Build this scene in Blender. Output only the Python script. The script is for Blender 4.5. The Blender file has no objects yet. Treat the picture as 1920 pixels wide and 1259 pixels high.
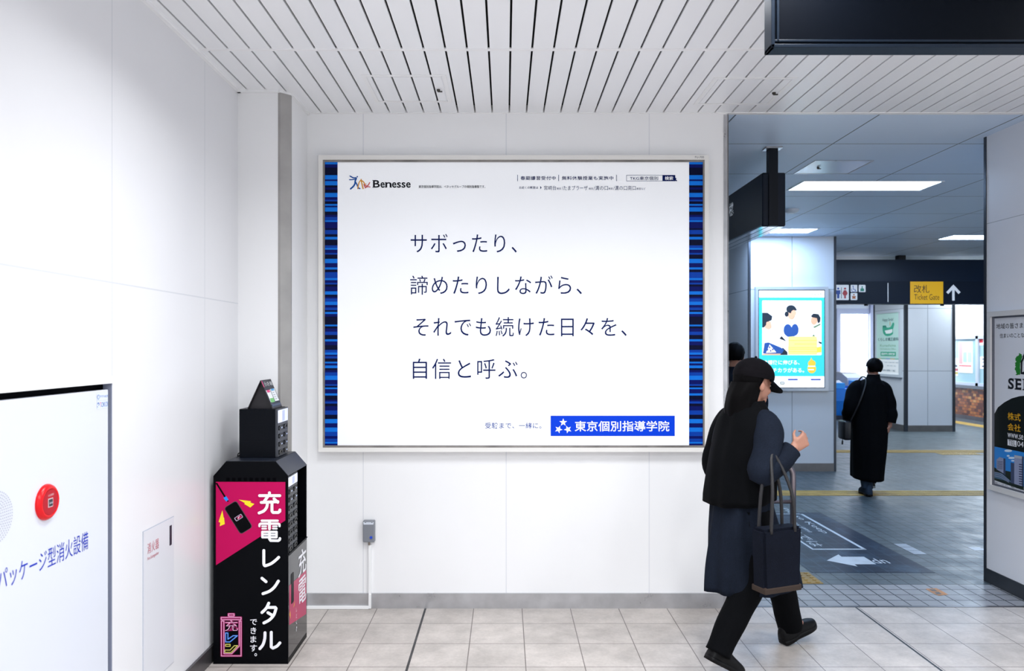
import bpy, bmesh, math, random
from mathutils import Vector, Matrix
from mathutils.geometry import tessellate_polygon
R = random.Random(7)
S = bpy.context.scene
C = S.collection

# ---------------------------------------------------------------- camera
F, HC, CX, CY = 1432.0, 1.6, 947.0, 653.0          # focal length in px (1920 wide), eye height, vanishing point
cam = bpy.data.cameras.new('camera')
cam.sensor_width = 36.0
cam.lens = F / 1920 * 36
cam.shift_x = (960 - CX) / 1920
cam.shift_y = (CY - 629.5) / 1920
cam.dof.use_dof = True
cam.dof.focus_distance = 4.4
cam.dof.aperture_fstop = 3.6
camo = bpy.data.objects.new('camera', cam)
C.objects.link(camo)
camo.location = (0, 0, HC)
camo.rotation_euler = (math.pi / 2, 0, 0)
S.camera = camo

# ---------------------------------------------------------------- light and exposure
S.view_settings.view_transform = 'Standard'
S.view_settings.look = 'None'
S.view_settings.gamma = 1.0
S.view_settings.use_curve_mapping = False
S.view_settings.exposure = 0.0
world = bpy.data.worlds.new('daylight')
S.world = world
world.use_nodes = True
world.node_tree.nodes['Background'].inputs[0].default_value = (0.86, 0.92, 1.0, 1)
world.node_tree.nodes['Background'].inputs[1].default_value = 1.6

def area(x, y, z, sx, sy, power, col=(0.95, 0.975, 1.0), spread=180):
    l = bpy.data.lights.new('area_lamp', 'AREA')
    l.shape = 'RECTANGLE'; l.size = sx; l.size_y = sy
    l.energy = power; l.color = col; l.spread = math.radians(spread)
    o = bpy.data.objects.new('area_lamp', l)
    C.objects.link(o); o.location = (x, y, z)
    return o
# rows of ceiling fittings of the front hall
LAMPS = [(-0.45, 2.75, 25), (0.95, 2.75, 29), (2.4, 2.75, 36), (-0.30, 0.6, 29), (1.05, 0.6, 37), (2.5, 0.6, 44), (0.5, -1.8, 54)]
for x, y, p in LAMPS:
    area(x, y, 3.0, 0.30, 0.9, p, spread=150)

CEIL = HC + 1.447
YB = 4.70                                            # the billboard wall
YC = 4.72                                            # where slats end and the corridor starts

# ---------------------------------------------------------------- helpers
def lin(h):
    h = h.lstrip('#')
    o = []
    for i in (0, 2, 4):
        c = int(h[i:i + 2], 16) / 255
        o.append(c / 12.92 if c <= 0.04045 else ((c + 0.055) / 1.055) ** 2.4)
    return tuple(o)

MATS = {}
def mat(name, hx, rough=0.5, metal=0.0, emit=0.0, spec=0.5, emit_col=None, noise=0.0, nscale=6.0):
    if name in MATS:
        return MATS[name]
    m = bpy.data.materials.new(name)
    m.use_nodes = True
    nt = m.node_tree
    b = nt.nodes['Principled BSDF']
    col = lin(hx)
    b.inputs['Base Color'].default_value = (*col, 1)
    b.inputs['Roughness'].default_value = rough
    b.inputs['Metallic'].default_value = metal
    b.inputs['Specular IOR Level'].default_value = spec
    if emit > 0:
        ec = lin(emit_col) if emit_col else col
        b.inputs['Emission Color'].default_value = (*ec, 1)
        b.inputs['Emission Strength'].default_value = emit
    if noise > 0:
        tc = nt.nodes.new('ShaderNodeTexCoord')
        n = nt.nodes.new('ShaderNodeTexNoise')
        n.inputs['Scale'].default_value = nscale
        n.inputs['Detail'].default_value = 5
        mp = nt.nodes.new('ShaderNodeMapRange')
        mp.inputs[1].default_value = 0.3; mp.inputs[2].default_value = 0.7
        mp.inputs[3].default_value = 1 - noise; mp.inputs[4].default_value = 1 + noise * 0.4
        mx = nt.nodes.new('ShaderNodeMix'); mx.data_type = 'RGBA'; mx.blend_type = 'MULTIPLY'
        mx.inputs[0].default_value = 1.0
        mx.inputs[6].default_value = (*col, 1)
        nt.links.new(tc.outputs['Object'], n.inputs['Vector'])
        nt.links.new(n.outputs['Fac'], mp.inputs[0])
        nt.links.new(mp.outputs[0], mx.inputs[7])
        nt.links.new(mx.outputs[2], b.inputs['Base Color'])
        mr = nt.nodes.new('ShaderNodeMapRange')
        mr.inputs[3].default_value = max(0.02, rough - 0.08); mr.inputs[4].default_value = rough + 0.08
        nt.links.new(n.outputs['Fac'], mr.inputs[0])
        nt.links.new(mr.outputs[0], b.inputs['Roughness'])
    MATS[name] = m
    return m

class Nodes:
    def __init__(self, m):
        self.nt = m.node_tree
        self.b = self.nt.nodes['Principled BSDF']
    def val(self, sock, v):
        if isinstance(v, (int, float)):
            sock.default_value = v
        elif isinstance(v, tuple):
            sock.default_value = (*v, 1) if len(v) == 3 else v
        else:
            self.nt.links.new(v, sock)
    def m(self, op, a, b=0.0, c=0.0):
        n = self.nt.nodes.new('ShaderNodeMath'); n.operation = op
        self.val(n.inputs[0], a); self.val(n.inputs[1], b)
        if len(n.inputs) > 2: self.val(n.inputs[2], c)
        return n.outputs[0]
    def mix(self, f, a, b, blend='MIX'):
        n = self.nt.nodes.new('ShaderNodeMix'); n.data_type = 'RGBA'; n.blend_type = blend
        self.val(n.inputs[0], f); self.val(n.inputs[6], a); self.val(n.inputs[7], b)
        return n.outputs[2]
    def xyz(self):
        g = self.nt.nodes.new('ShaderNodeNewGeometry')
        s = self.nt.nodes.new('ShaderNodeSeparateXYZ')
        self.nt.links.new(g.outputs['Position'], s.inputs[0])
        return s.outputs, g.outputs['Position']
    def line(self, coord, off, period, w):
        """1 within w/2 of every joint at off + k*period"""
        d = self.m('DIVIDE', self.m('SUBTRACT', coord, off), period)
        f = self.m('ABSOLUTE', self.m('SUBTRACT', d, self.m('ROUND', d)))
        return self.m('LESS_THAN', f, w / 2 / period)
    def cell(self, coord, off, period):
        return self.m('FLOOR', self.m('DIVIDE', self.m('SUBTRACT', coord, off), period))
    def noise(self, vec, scale, detail=4, rough=0.6):
        n = self.nt.nodes.new('ShaderNodeTexNoise')
        n.inputs['Scale'].default_value = scale; n.inputs['Detail'].default_value = detail
        n.inputs['Roughness'].default_value = rough
        if vec is not None: self.nt.links.new(vec, n.inputs['Vector'])
        return n.outputs['Fac']
    def white(self, a, b):
        cx = self.nt.nodes.new('ShaderNodeCombineXYZ')
        self.val(cx.inputs[0], a); self.val(cx.inputs[1], b)
        w = self.nt.nodes.new('ShaderNodeTexWhiteNoise'); w.noise_dimensions = '2D'
        self.nt.links.new(cx.outputs[0], w.inputs['Vector'])
        return w.outputs['Value']
    def rng(self, v, a, b, c, d):
        n = self.nt.nodes.new('ShaderNodeMapRange')
        self.val(n.inputs[0], v)
        for i, q in enumerate((a, b, c, d)): n.inputs[i + 1].default_value = q
        return n.outputs[0]
    def bump(self, h, strength, dist=0.002):
        n = self.nt.nodes.new('ShaderNodeBump')
        n.inputs['Strength'].default_value = strength; n.inputs['Distance'].default_value = dist
        self.nt.links.new(h, n.inputs['Height'])
        self.nt.links.new(n.outputs[0], self.b.inputs['Normal'])

def panel_mat(name, hx, seam_hx, lines, rough=0.3, w=0.005, spec=0.45):
    """wall or ceiling cladding in large panels: lines = [(axis, offset, period)]"""
    m = mat(name, hx, rough, spec=spec)
    n = Nodes(m)
    p, pos = n.xyz()
    acc = None
    for ax, off, per in lines:
        l = n.line(p[ax], off, per, w)
        acc = l if acc is None else n.m('MAXIMUM', acc, l)
    nz = n.rng(n.noise(pos, 1.3), 0.3, 0.7, 0.975, 1.0)
    base = n.mix(1.0, lin(hx), nz, 'MULTIPLY')
    n.val(n.b.inputs['Base Color'], n.mix(acc, base, lin(seam_hx)))
    return m

def parent_loc(p):
    v = Vector((0, 0, 0))
    while p is not None:
        v += p.location; p = p.parent
    return v

def obj(name, bm, mats, parent=None, smooth=False, label=None, origin=None, mesh=None):
    """link a bmesh (built in world space) as ONE mesh object"""
    if mesh is None:
        bmesh.ops.recalc_face_normals(bm, faces=bm.faces[:])
        mesh = bpy.data.meshes.new(name)
        bm.to_mesh(mesh); bm.free()
    if not isinstance(mats, (list, tuple)): mats = [mats]
    for q in mats:
        mesh.materials.append(q)
    if smooth:
        for f in mesh.polygons: f.use_smooth = True
    o = bpy.data.objects.new(name, mesh)
    C.objects.link(o)
    if parent is not None:
        o.parent = parent
        sh = parent_loc(parent)
    else:
        if origin is None:
            xs = [v.co for v in mesh.vertices]
            lo = [min(c[i] for c in xs) for i in range(3)]; hi = [max(c[i] for c in xs) for i in range(3)]
            origin = Vector(((lo[0] + hi[0]) / 2, (lo[1] + hi[1]) / 2, lo[2]))
        sh = Vector(origin)
        o.location = sh
    mesh.transform(Matrix.Translation(-sh))
    if label: o['label'] = label
    return o

def tag(o, label, cat, group=None, kind=None):
    o['label'] = label; o['category'] = cat
    if group: o['group'] = group
    if kind: o['kind'] = kind
    return o

def thing(name, label, cat, loc, group=None, kind=None):
    o = bpy.data.objects.new(name, None)
    o.empty_display_size = 0.1
    C.objects.link(o); o.location = loc
    return tag(o, label, cat, group, kind)

def B(): return bmesh.new()

def box(bm, x0, x1, y0, y1, z0, z1, mi=0, bev=0.0, seg=2):
    if x1 < x0: x0, x1 = x1, x0
    if y1 < y0: y0, y1 = y1, y0
    if z1 < z0: z0, z1 = z1, z0
    vs = [bm.verts.new((x, y, z)) for x in (x0, x1) for y in (y0, y1) for z in (z0, z1)]
    q = [(0, 1, 3, 2), (4, 6, 7, 5), (0, 4, 5, 1), (2, 3, 7, 6), (0, 2, 6, 4), (1, 5, 7, 3)]
    fs = [bm.faces.new([vs[i] for i in a]) for a in q]
    for f in fs: f.material_index = mi
    if bev > 0:
        es = list({e for f in fs for e in f.edges})
        r = bmesh.ops.bevel(bm, geom=es, offset=bev, segments=seg, affect='EDGES', profile=0.5)
        for f in r['faces']: f.material_index = mi
    return bm

def bx(*a, **k): return box(B(), *a, **k)

def prism(bm, pts, axis, a, b, mi=0):
    """extrude a 2-D polygon along an axis between a and b: x -> (y,z), y -> (x,z), z -> (x,y)"""
    def mk(p, t):
        return {'x': (t, p[0], p[1]), 'y': (p[0], t, p[1]), 'z': (p[0], p[1], t)}[axis]
    A = [bm.verts.new(mk(p, a)) for p in pts]; D = [bm.verts.new(mk(p, b)) for p in pts]
    fs = [bm.faces.new(A), bm.faces.new(D[::-1])]
    n = len(pts)
    for i in range(n):
        fs.append(bm.faces.new((A[i], A[(i + 1) % n], D[(i + 1) % n], D[i])))
    for f in fs: f.material_index = mi
    return bm

def frames(path, closed=False):
    """tangent / normal / binormal along a polyline"""
    P = [Vector(p) for p in path]; out = []
    n = len(P); up = None
    for i in range(n):
        a = P[i - 1] if i > 0 else P[i]; b = P[i + 1] if i < n - 1 else P[i]
        t = (b - a).normalized()
        if up is None:
            up = Vector((0, 0, 1)) if abs(t.z) < 0.9 else Vector((0, 1, 0))
        s = t.cross(up)
        if s.length < 1e-5: s = t.orthogonal()
        s.normalize(); u = s.cross(t).normalized(); up = u
        out.append((P[i], t, s, u))
    return out

def tube(bm, path, r, n=12, mi=0, caps=True, ry=None, fold=None):
    """sweep a circle (or ellipse) along a path; r may be a list"""
    rs = r if isinstance(r, (list, tuple)) else [r] * len(path)
    r2 = ry if isinstance(ry, (list, tuple)) else ([ry] * len(path) if ry else rs)
    rings = []
    for i, (p, t, s, u) in enumerate(frames(path)):
        ring = []
        for k in range(n):
            a = 2 * math.pi * k / n
            g = 1 + (fold(i / (len(path) - 1), a) if fold else 0)
            ring.append(bm.verts.new(p + s * (math.cos(a) * rs[i] * g) + u * (math.sin(a) * r2[i] * g)))
        rings.append(ring)
    for i in range(len(rings) - 1):
        for k in range(n):
            f = bm.faces.new((rings[i][k], rings[i][(k + 1) % n], rings[i + 1][(k + 1) % n], rings[i + 1][k]))
            f.material_index = mi
    if caps:
        bm.faces.new(rings[0][::-1]).material_index = mi
        bm.faces.new(rings[-1]).material_index = mi
    return bm

def smooth_path(pts, k=8):
    """Catmull-Rom through pts (tuples of any length)"""
    P = [tuple(p) for p in pts]; out = []
    n = len(P)
    for i in range(n - 1):
        p0 = P[max(i - 1, 0)]; p1 = P[i]; p2 = P[i + 1]; p3 = P[min(i + 2, n - 1)]
        for j in range(k):
            t = j / k
            out.append(tuple(0.5 * (2 * b + (c - a) * t + (2 * a - 5 * b + 4 * c - d) * t * t + (3 * b - a - 3 * c + d) * t ** 3)
                             for a, b, c, d in zip(p0, p1, p2, p3)))
    out.append(P[-1])
    return out

def cyl(bm, c, axis, r, h, n=32, mi=0):
    c = Vector(c); d = {'x': Vector((1, 0, 0)), 'y': Vector((0, 1, 0)), 'z': Vector((0, 0, 1))}[axis] * (h / 2)
    return tube(bm, [c - d, c + d], r, n, mi)

# planes that carry print: (u to the viewer's right, v up) -> world, e = distance off the surface
def front(Y): return lambda u, v, e=0.0: Vector((u, Y - e, v))
def facing_px(X): return lambda u, v, e=0.0: Vector((X + e, u, v))       # faces +x, seen from +x: right is +y
def facing_nx(X): return lambda u, v, e=0.0: Vector((X - e, -u, v))      # faces -x: right is -y
def ground(Z): return lambda u, v, e=0.0: Vector((u, v, Z + e))
# photograph measurements -> metres on those planes
def uf(px, Y): return (px - CX) * Y / F
def vf(py, Y): return HC - (py - CY) * Y / F
def fp(Y): return lambda p: (uf(p[0], Y), vf(p[1], Y))
def sp(X):
    def g(p):
        Y = X * F / (p[0] - CX)
        return (Y, HC - (p[1] - CY) * Y / F)
    return g
def gp(p):
    Y = HC * F / (p[1] - CY)
    return ((p[0] - CX) * Y / F, Y)

def poly(bm, M, pts, e=0.001, mi=0):
    vs = [bm.verts.new(M(u, v, e)) for u, v in pts]
    if len(pts) <= 4:
        bm.faces.new(vs).material_index = mi
        return bm
    for t in tessellate_polygon([[Vector((u, v, 0)) for u, v in pts]]):
        try: bm.faces.new([vs[i] for i in t]).material_index = mi
        except ValueError: pass
    return bm
def rect(bm, M, u0, u1, v0, v1, e=0.001, mi=0): return poly(bm, M, [(u0, v0), (u1, v0), (u1, v1), (u0, v1)], e, mi)
def disc(bm, M, u, v, r, e=0.001, mi=0, n=24, rv=None, a0=0, a1=360):
    rv = rv or r
    full = a1 - a0 >= 360
    pts = [(u + r * math.cos(math.radians(a0 + (a1 - a0) * k / n)), v + rv * math.sin(math.radians(a0 + (a1 - a0) * k / n))) for k in range(n if full else n + 1)]
    return poly(bm, M, pts, e, mi)
def rrect_pts(u0, u1, v0, v1, r, n=5):
    pts = []
    for cu, cv, a in ((u1 - r, v1 - r, 0), (u0 + r, v1 - r, 90), (u0 + r, v0 + r, 180), (u1 - r, v0 + r, 270)):
        for k in range(n + 1):
            t = math.radians(a + 90 * k / n)
            pts.append((cu + r * math.cos(t), cv + r * math.sin(t)))
    return pts
EK = [0]
def stroke(bm, M, pts, w, e=0.001, mi=0, closed=False, cap=True):
    """a drawn line of width w with round joints"""
    P = [Vector(p) for p in pts]
    if closed: P = P + [P[0]]
    for a, b in zip(P[:-1], P[1:]):
        d = b - a
        if d.length < 1e-9: continue
        EK[0] = (EK[0] + 1) % 40; ee = e + EK[0] * 1.2e-5
        n = Vector((-d.y, d.x)).normalized() * w / 2
        poly(bm, M, [tuple(a + n), tuple(a - n), tuple(b - n), tuple(b + n)], ee, mi)
    if cap:
        for p in P:
            EK[0] = (EK[0] + 1) % 40
            disc(bm, M, p.x, p.y, w / 2, e + EK[0] * 1.2e-5, mi, 14)
    return bm

def glyphs(s, spacing=1.0, bold=0.0, shear=0.0):
    c = bpy.data.curves.new('t', 'FONT'); c.body = s; c.size = 1.0
    c.space_character = spacing; c.offset = bold; c.shear = shear; c.resolution_u = 4
    o = bpy.data.objects.new('t', c); C.objects.link(o)
    bpy.context.view_layer.update()
    m = bpy.data.meshes.new_from_object(o.evaluated_get(bpy.context.evaluated_depsgraph_get()))
    bpy.data.objects.remove(o); bpy.data.curves.remove(c)
    vs = [(v.co.x, v.co.y) for v in m.vertices]; fs = [tuple(p.vertices) for p in m.polygons]
    bpy.data.meshes.remove(m)
    return vs, fs
def text(bm, M, s, u0, u1, v0, v1, spacing=1.0, bold=0.0, e=0.001, mi=0, rot=0, keep=False, shear=0.0):
    """flat lettering whose ink fills the box u0..u1, v0..v1 (keep: height only, left aligned)"""
    vs, fs = glyphs(s, spacing, bold, shear)
    if rot == 180: vs = [(-x, -y) for x, y in vs]
    if rot == 90: vs = [(-y, x) for x, y in vs]
    if rot == 270: vs = [(y, -x) for x, y in vs]
    xs = [p[0] for p in vs]; ys = [p[1] for p in vs]
    sx = (u1 - u0) / max(1e-6, max(xs) - min(xs)); sy = (v1 - v0) / max(1e-6, max(ys) - min(ys))
    if keep: sx = sy
    w = [bm.verts.new(M(u0 + (x - min(xs)) * sx, v0 + (y - min(ys)) * sy, e)) for x, y in vs]
    for f in fs:
        try: bm.faces.new([w[i] for i in f]).material_index = mi
        except ValueError: pass
    return bm

# ================================================================ THE SETTING
XL, XR = -1.5, 1.372
XC = -1.217
M_wall = panel_mat('white_wall_panels', '#f1f1f2', '#dddee2', [(0, -0.873, 0.88)], rough=0.3, w=0.006)
M_wleft = panel_mat('white_side_panels', '#e5e5e8', '#d0d2d7', [(1, 2.915, 0.9), (2, 1.85, 10.0)], rough=0.28, w=0.006)
M_wplain = mat('plain_white_wall', '#efeff0', 0.35)
M_steel = mat('brushed_steel', '#bdbdc0', 0.3, 0.7, noise=0.18, nscale=9)
M_steel_d = mat('dark_steel', '#6f6d70', 0.36, 0.8, noise=0.15, nscale=7)
M_navy = mat('navy_sign_metal', '#081a2d', 0.42, 0.0, spec=0.2)
M_black = mat('black_gap', '#020308', 0.7, spec=0.04)
M_white = mat('white_paint', '#f2f2f3', 0.35)
M_wmetal = mat('white_metal', '#e9e9ea', 0.3)
M_offw = mat('off_white_frame', '#e6e4e0', 0.38)

def struct(name, bm, m, label, cat, smooth=False):
    return tag(obj(name, bm, m, smooth=smooth), label, cat, kind='structure')

# floors ----------------------------------------------------------
def front_floor_mat():
    m = mat('pale_floor_tiles', '#b9b2ad', 0.42)
    n = Nodes(m); p, pos = n.xyz()
    T = 0.2965
    ox, oy = -0.489, 4.432 - 0.302
    g = n.m('MAXIMUM', n.line(p[0], ox, T, 0.005), n.line(p[1], oy, 0.302, 0.005))
    dark = n.line(p[0], ox, 2.652, 0.013)
    w = n.white(n.cell(p[0], ox, T), n.cell(p[1], oy, 0.302))
    tone = n.rng(w, 0, 1, 0.90, 1.0)
    st = n.rng(n.noise(pos, 5.0, 6, 0.68), 0.32, 0.68, 0.72, 1.06)
    sp_ = n.rng(n.noise(pos, 60.0, 3), 0.3, 0.7, 0.93, 1.04)
    c = n.mix(1.0, lin('#c9c1bb'), n.m('MULTIPLY', n.m('MULTIPLY', tone, st), sp_), 'MULTIPLY')
    c = n.mix(g, c, lin('#6e6662'))
    c = n.mix(dark, c, lin('#1c1c1f'))
    n.val(n.b.inputs['Base Color'], c)
    n.val(n.b.inputs['Roughness'], n.rng(n.noise(pos, 8.0), 0.3, 0.7, 0.34, 0.52))
    return m
def corridor_floor_mat():
    m = mat('grey_corridor_tiles', '#6d7378', 0.36)
    n = Nodes(m); p, pos = n.xyz()
    T = 0.1075
    ox, oy = 0.05, 4.734
    g = n.m('MAXIMUM', n.line(p[0], ox, T, 0.0085), n.line(p[1], oy, T, 0.0085))
    w = n.white(n.cell(p[0], ox, T), n.cell(p[1], oy, T))
    tone = n.rng(w, 0, 1, 0.86, 1.04)
    st = n.rng(n.noise(pos, 2.2, 6, 0.65), 0.3, 0.7, 0.78, 1.08)
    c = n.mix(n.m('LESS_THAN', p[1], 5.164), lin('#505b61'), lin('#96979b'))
    c = n.mix(1.0, c, n.m('MULTIPLY', tone, st), 'MULTIPLY')
    c = n.mix(g, c, lin('#14181d'))
    n.val(n.b.inputs['Base Color'], c)
    n.val(n.b.inputs['Roughness'], n.rng(n.noise(pos, 5.0), 0.3, 0.7, 0.34, 0.52))
    return m
struct('floor', bx(XL - 0.3, 9.0, -5.0, YC - 0.012, -0.10, 0.0), front_floor_mat(),
       'pale beige square floor tiles of the hall in the foreground', 'floor')
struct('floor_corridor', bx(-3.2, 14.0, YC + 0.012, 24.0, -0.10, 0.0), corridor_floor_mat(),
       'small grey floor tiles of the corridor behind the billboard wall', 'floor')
struct('trim_threshold', bx(-3.2, 9.0, YC - 0.012, YC + 0.012, -0.10, 0.0015), M_steel_d,
       'thin dark threshold strip between pale hall tiles and grey corridor tiles', 'trim')

# ceilings --------------------------------------------------------
bm = B()
SL0, SLP, SLW = -1.444, 0.105, 0.0100
x = SL0 - SLP
edges = []
while x < 9.0:
    a = max(XL, x + SLW / 2); b = min(9.0, x + SLP - SLW / 2)
    for y0, y1 in ((-5.0, 1.2), (1.212, 3.690), (3.712, YB - 0.012)):
        box(bm, a, b, y0, y1, CEIL, CEIL + 0.012)
    x += SLP
box(bm, XL - 0.3, 9.0, -5.0, YC, CEIL + 0.045, CEIL + 0.08, 1)
M_slat = mat('white_ceiling_slats', '#f2f3f6', 0.34)
struct('ceiling', bm, [M_slat, mat('dark_ceiling_void', '#08090b', 0.8)],
       'white slatted metal ceiling with dark gaps above the hall', 'ceiling')
bm = B()
for y in (1.206, 3.701): box(bm, XL, 9.0, y - 0.011, y + 0.011, CEIL - 0.003, CEIL + 0.006)
struct('trim_ceiling_joint', bm, M_white, 'thin white cover strip running across the slatted ceiling', 'trim')
bm = B()
box(bm, XL, XL + 0.018, -5.0, 4.29, CEIL - 0.014, CEIL + 0.01)
box(bm, XL, XC - 0.05, 4.272, 4.29, CEIL - 0.014, CEIL + 0.01)
box(bm, XC, XC + 0.016, 4.34, YB, CEIL - 0.014, CEIL + 0.01)
box(bm, XC, 9.0, YB - 0.012, YC, CEIL - 0.004, CEIL + 0.05)
struct('trim_ceiling_edge', bm, M_white, 'white edge angle where the slatted ceiling meets the walls', 'trim')
M_ceil2 = panel_mat('corridor_ceiling_panels', '#d6e8fd', '#5f6d7b', [(0, 1.43, 0.89), (1, 5.41, 0.937)], rough=0.5, w=0.010)
struct('ceiling_corridor', bx(-3.2, 14.0, YC, 12.05, CEIL, CEIL + 0.1), M_ceil2,
       'flat grey panelled ceiling of the corridor with thin dark joints', 'ceiling')
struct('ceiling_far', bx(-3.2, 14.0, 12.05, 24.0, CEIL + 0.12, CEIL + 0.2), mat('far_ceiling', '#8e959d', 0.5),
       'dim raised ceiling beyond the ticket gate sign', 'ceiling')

# walls -----------------------------------------------------------
# left wall with the opening of the fire cabinet (Y ..2.905, z ..1.455)
CAB_Y, CAB_Z, CAB_Y0 = 2.915, 1.466, 1.25
struct('wall_left', bx(XL - 0.25, XL, CAB_Y, 4.6, 0, CEIL + 0.05), M_wleft, 'white panelled left wall between the large fire cabinet and the corner', 'wall')
struct('wall_left_upper', bx(XL - 0.25, XL, -5.0, CAB_Y, CAB_Z, CEIL + 0.05), M_wleft, 'white panelled left wall above the large fire cabinet', 'wall')
struct('wall_left_near', bx(XL - 0.25, XL, -5.0, CAB_Y0, 0, CAB_Z), M_wleft, 'left wall on the near side of the large fire cabinet', 'wall')
bm = B()
prism(bm, [(XL - 0.2, 4.29), (XC - 0.045, 4.29), (XC, 4.335), (XC, 4.75), (XL - 0.2, 4.75)], 'z', 0, CEIL + 0.05)
struct('wall_corner', bm, M_wplain, 'projecting white wall corner behind the charging kiosk', 'wall')
struct('wall_back', bx(XL - 0.2, XR - 0.004, YB, YB + 0.32, 0, CEIL + 0.06), M_wall,
       'white panelled wall carrying the big illuminated billboard', 'wall')
# steel corner guards
bm = B()
prism(bm, [(XC - 0.058, 4.2885), (XC - 0.044, 4.2865), (XC + 0.003, 4.3335), (XC + 0.003, 4.348), (XC - 0.002, 4.348), (XC - 0.002, 4.336), (XC - 0.046, 4.292), (XC - 0.058, 4.292)], 'z', 0.0, CEIL - 0.012)
struct('trim_corner_guard', bm, mat('corner_guard_steel', '#aaa7a4', 0.34, 0.45, noise=0.2, nscale=4), 'steel corner guard on the projecting wall corner above the kiosk', 'trim')
bm = B()
box(bm, XR - 0.027, XR, YB - 0.006, YB, 0, CEIL - 0.012)
box(bm, XR - 0.004, XR + 0.002, YB - 0.006, YB + 0.32, 0, CEIL)
struct('trim_wall_end', bm, M_steel, 'steel edge profile on the right end of the billboard wall', 'trim')
# baseboards
bm = B(); box(bm, XC + 0.002, XR - 0.03, YB - 0.012, YB, 0, 0.092)
struct('baseboard_back', bm, M_steel, 'brushed steel baseboard under the billboard', 'baseboard')
bm = B(); box(bm, XL, XL + 0.012, CAB_Y + 0.03, 4.29, 0, 0.085); box(bm, XL, XC - 0.05, 4.278, 4.29, 0, 0.085)
struct('baseboard_left', bm, M_steel_d, 'dark steel baseboard along the left wall', 'baseboard')

# enclosing walls of the corridor, out of sight or far off
struct('wall_stairs', bx(-3.3, -3.2, YB + 0.32, 24.0, 0, CEIL + 0.3), mat('dim_wall', '#a9b0b8', 0.5),
       'grey wall at the hidden left end of the corridor', 'wall')
struct('wall_right', bx(10.6, 10.8, YC, 13.0, 0, CEIL + 0.2), MATS['dim_wall'], 'pale grey wall at the hidden right end of the corridor', 'wall')
# far wall with the bright exit opening
FY = 20.0
ex0, ex1, ez1 = uf(1575.5, FY), uf(1629, FY), vf(589, FY)
bm = B()
box(bm, -3.2, ex0, FY, FY + 0.3, 0, CEIL + 0.25)
box(bm, ex0, ex1, FY, FY + 0.3, ez1, CEIL + 0.25)
box(bm, ex1, 10.6, FY, FY + 0.3, 0, CEIL + 0.25)
struct('wall_far', bm, mat('far_wall', '#dfe4f0', 0.5), 'pale far wall around the bright exit opening', 'wall')
bm = B()
box(bm, ex0 - 0.10, ex0, FY - 0.03, FY + 0.02, 0, ez1 + 0.14); box(bm, ex1, ex1 + 0.17, FY - 0.10, FY + 0.02, 0, 2.9)
box(bm, ex0, ex1, FY - 0.03, FY + 0.02, ez1, ez1 + 0.14)
struct('door_1', bm, mat('exit_frame', '#b3b8d2', 0.4), 'pale lilac frame around the bright exit opening', 'doorway')
# daylight beyond the exit
sky = mat('overcast_daylight', '#f4f8ff', 0.6, emit=3.2)
struct('window_1', bx(ex0 - 0.6, ex1 + 0.6, FY + 0.6, FY + 0.62, -0.1, 3.2), sky, 'white daylight flooding in through the exit', 'daylight')

# far right wall: ticket office with brick base (a side wall at x = 10.36)
XO = 10.36
def brick_mat():
    m = mat('brown_brick_tiles', '#9a5a34', 0.45)
    n = Nodes(m); p, pos = n.xyz()
    row = n.cell(p[2], 0.0, 0.066)
    off = n.m('MULTIPLY', n.m('MODULO', row, 2.0), 0.5)
    yc = n.m('ADD', n.m('DIVIDE', p[1], 0.115), off)
    col = n.m('FLOOR', yc)
    w = n.white(col, row)
    fy = n.m('SUBTRACT', yc, col)
    g = n.m('MAXIMUM', n.line(p[2], 0.0, 0.066, 0.009), n.m('LESS_THAN', fy, 0.08))
    r = n.nt.nodes.new('ShaderNodeValToRGB'); r.color_ramp.interpolation = 'CONSTANT'
    els = r.color_ramp.elements
    for i, (pp, hx) in enumerate(((0.0, '#5c2f24'), (0.22, '#94502c'), (0.42, '#b06a34'), (0.62, '#7d4630'), (0.78, '#c08a52'), (0.9, '#a35f38'))):
        e_ = els[i] if i < 2 else els.new(pp)
        e_.position = pp; e_.color = (*lin(hx), 1)
    n.nt.links.new(w, r.inputs[0])
    n.val(n.b.inputs['Base Color'], n.mix(g, r.outputs[0], lin('#4a3a34')))
    return m
bm = B()
box(bm, XO, XO + 0.25, 13.0, FY, 0.09, 0.70, 1)
box(bm, XO - 0.006, XO + 0.25, 13.0, FY, 0, 0.09, 2)
box(bm, XO, XO + 0.25, 13.0, FY, 1.87, CEIL + 0.25, 0)
box(bm, XO - 0.05, XO + 0.25, 13.0, FY, 0.70, 0.765, 3)
struct('wall_ticket_office', bm, [mat('office_wall', '#f0f3fa', 0.45), brick_mat(), M_steel_d, mat('grey_sill', '#5f666f', 0.4)],
       'ticket office wall with brown brick tile base and grey sill', 'wall')
w2 = thing('window_2', 'glazed ticket office windows above the brick base', 'window', (XO, 16.5, 0.765), kind='structure')
bm = B()
for y in (13.0, 14.6, 16.72, 18.6, 19.9): box(bm, XO - 0.01, XO + 0.06, y, y + 0.09, 0.765, 1.87)
box(bm, XO - 0.01, XO + 0.06, 13.0, FY, 1.80, 1.87); box(bm, XO - 0.01, XO + 0.06, 13.0, FY, 0.765, 0.83)
obj('window_frame', bm, mat('window_aluminium', '#c3cad6', 0.4, 0.3), w2)
gl = mat('office_glass', '#9fc0c8', 0.08, spec=0.6)
obj('glass_pane', bx(XO + 0.03, XO + 0.04, 13.0, FY, 0.80, 1.84), gl, w2)

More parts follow.
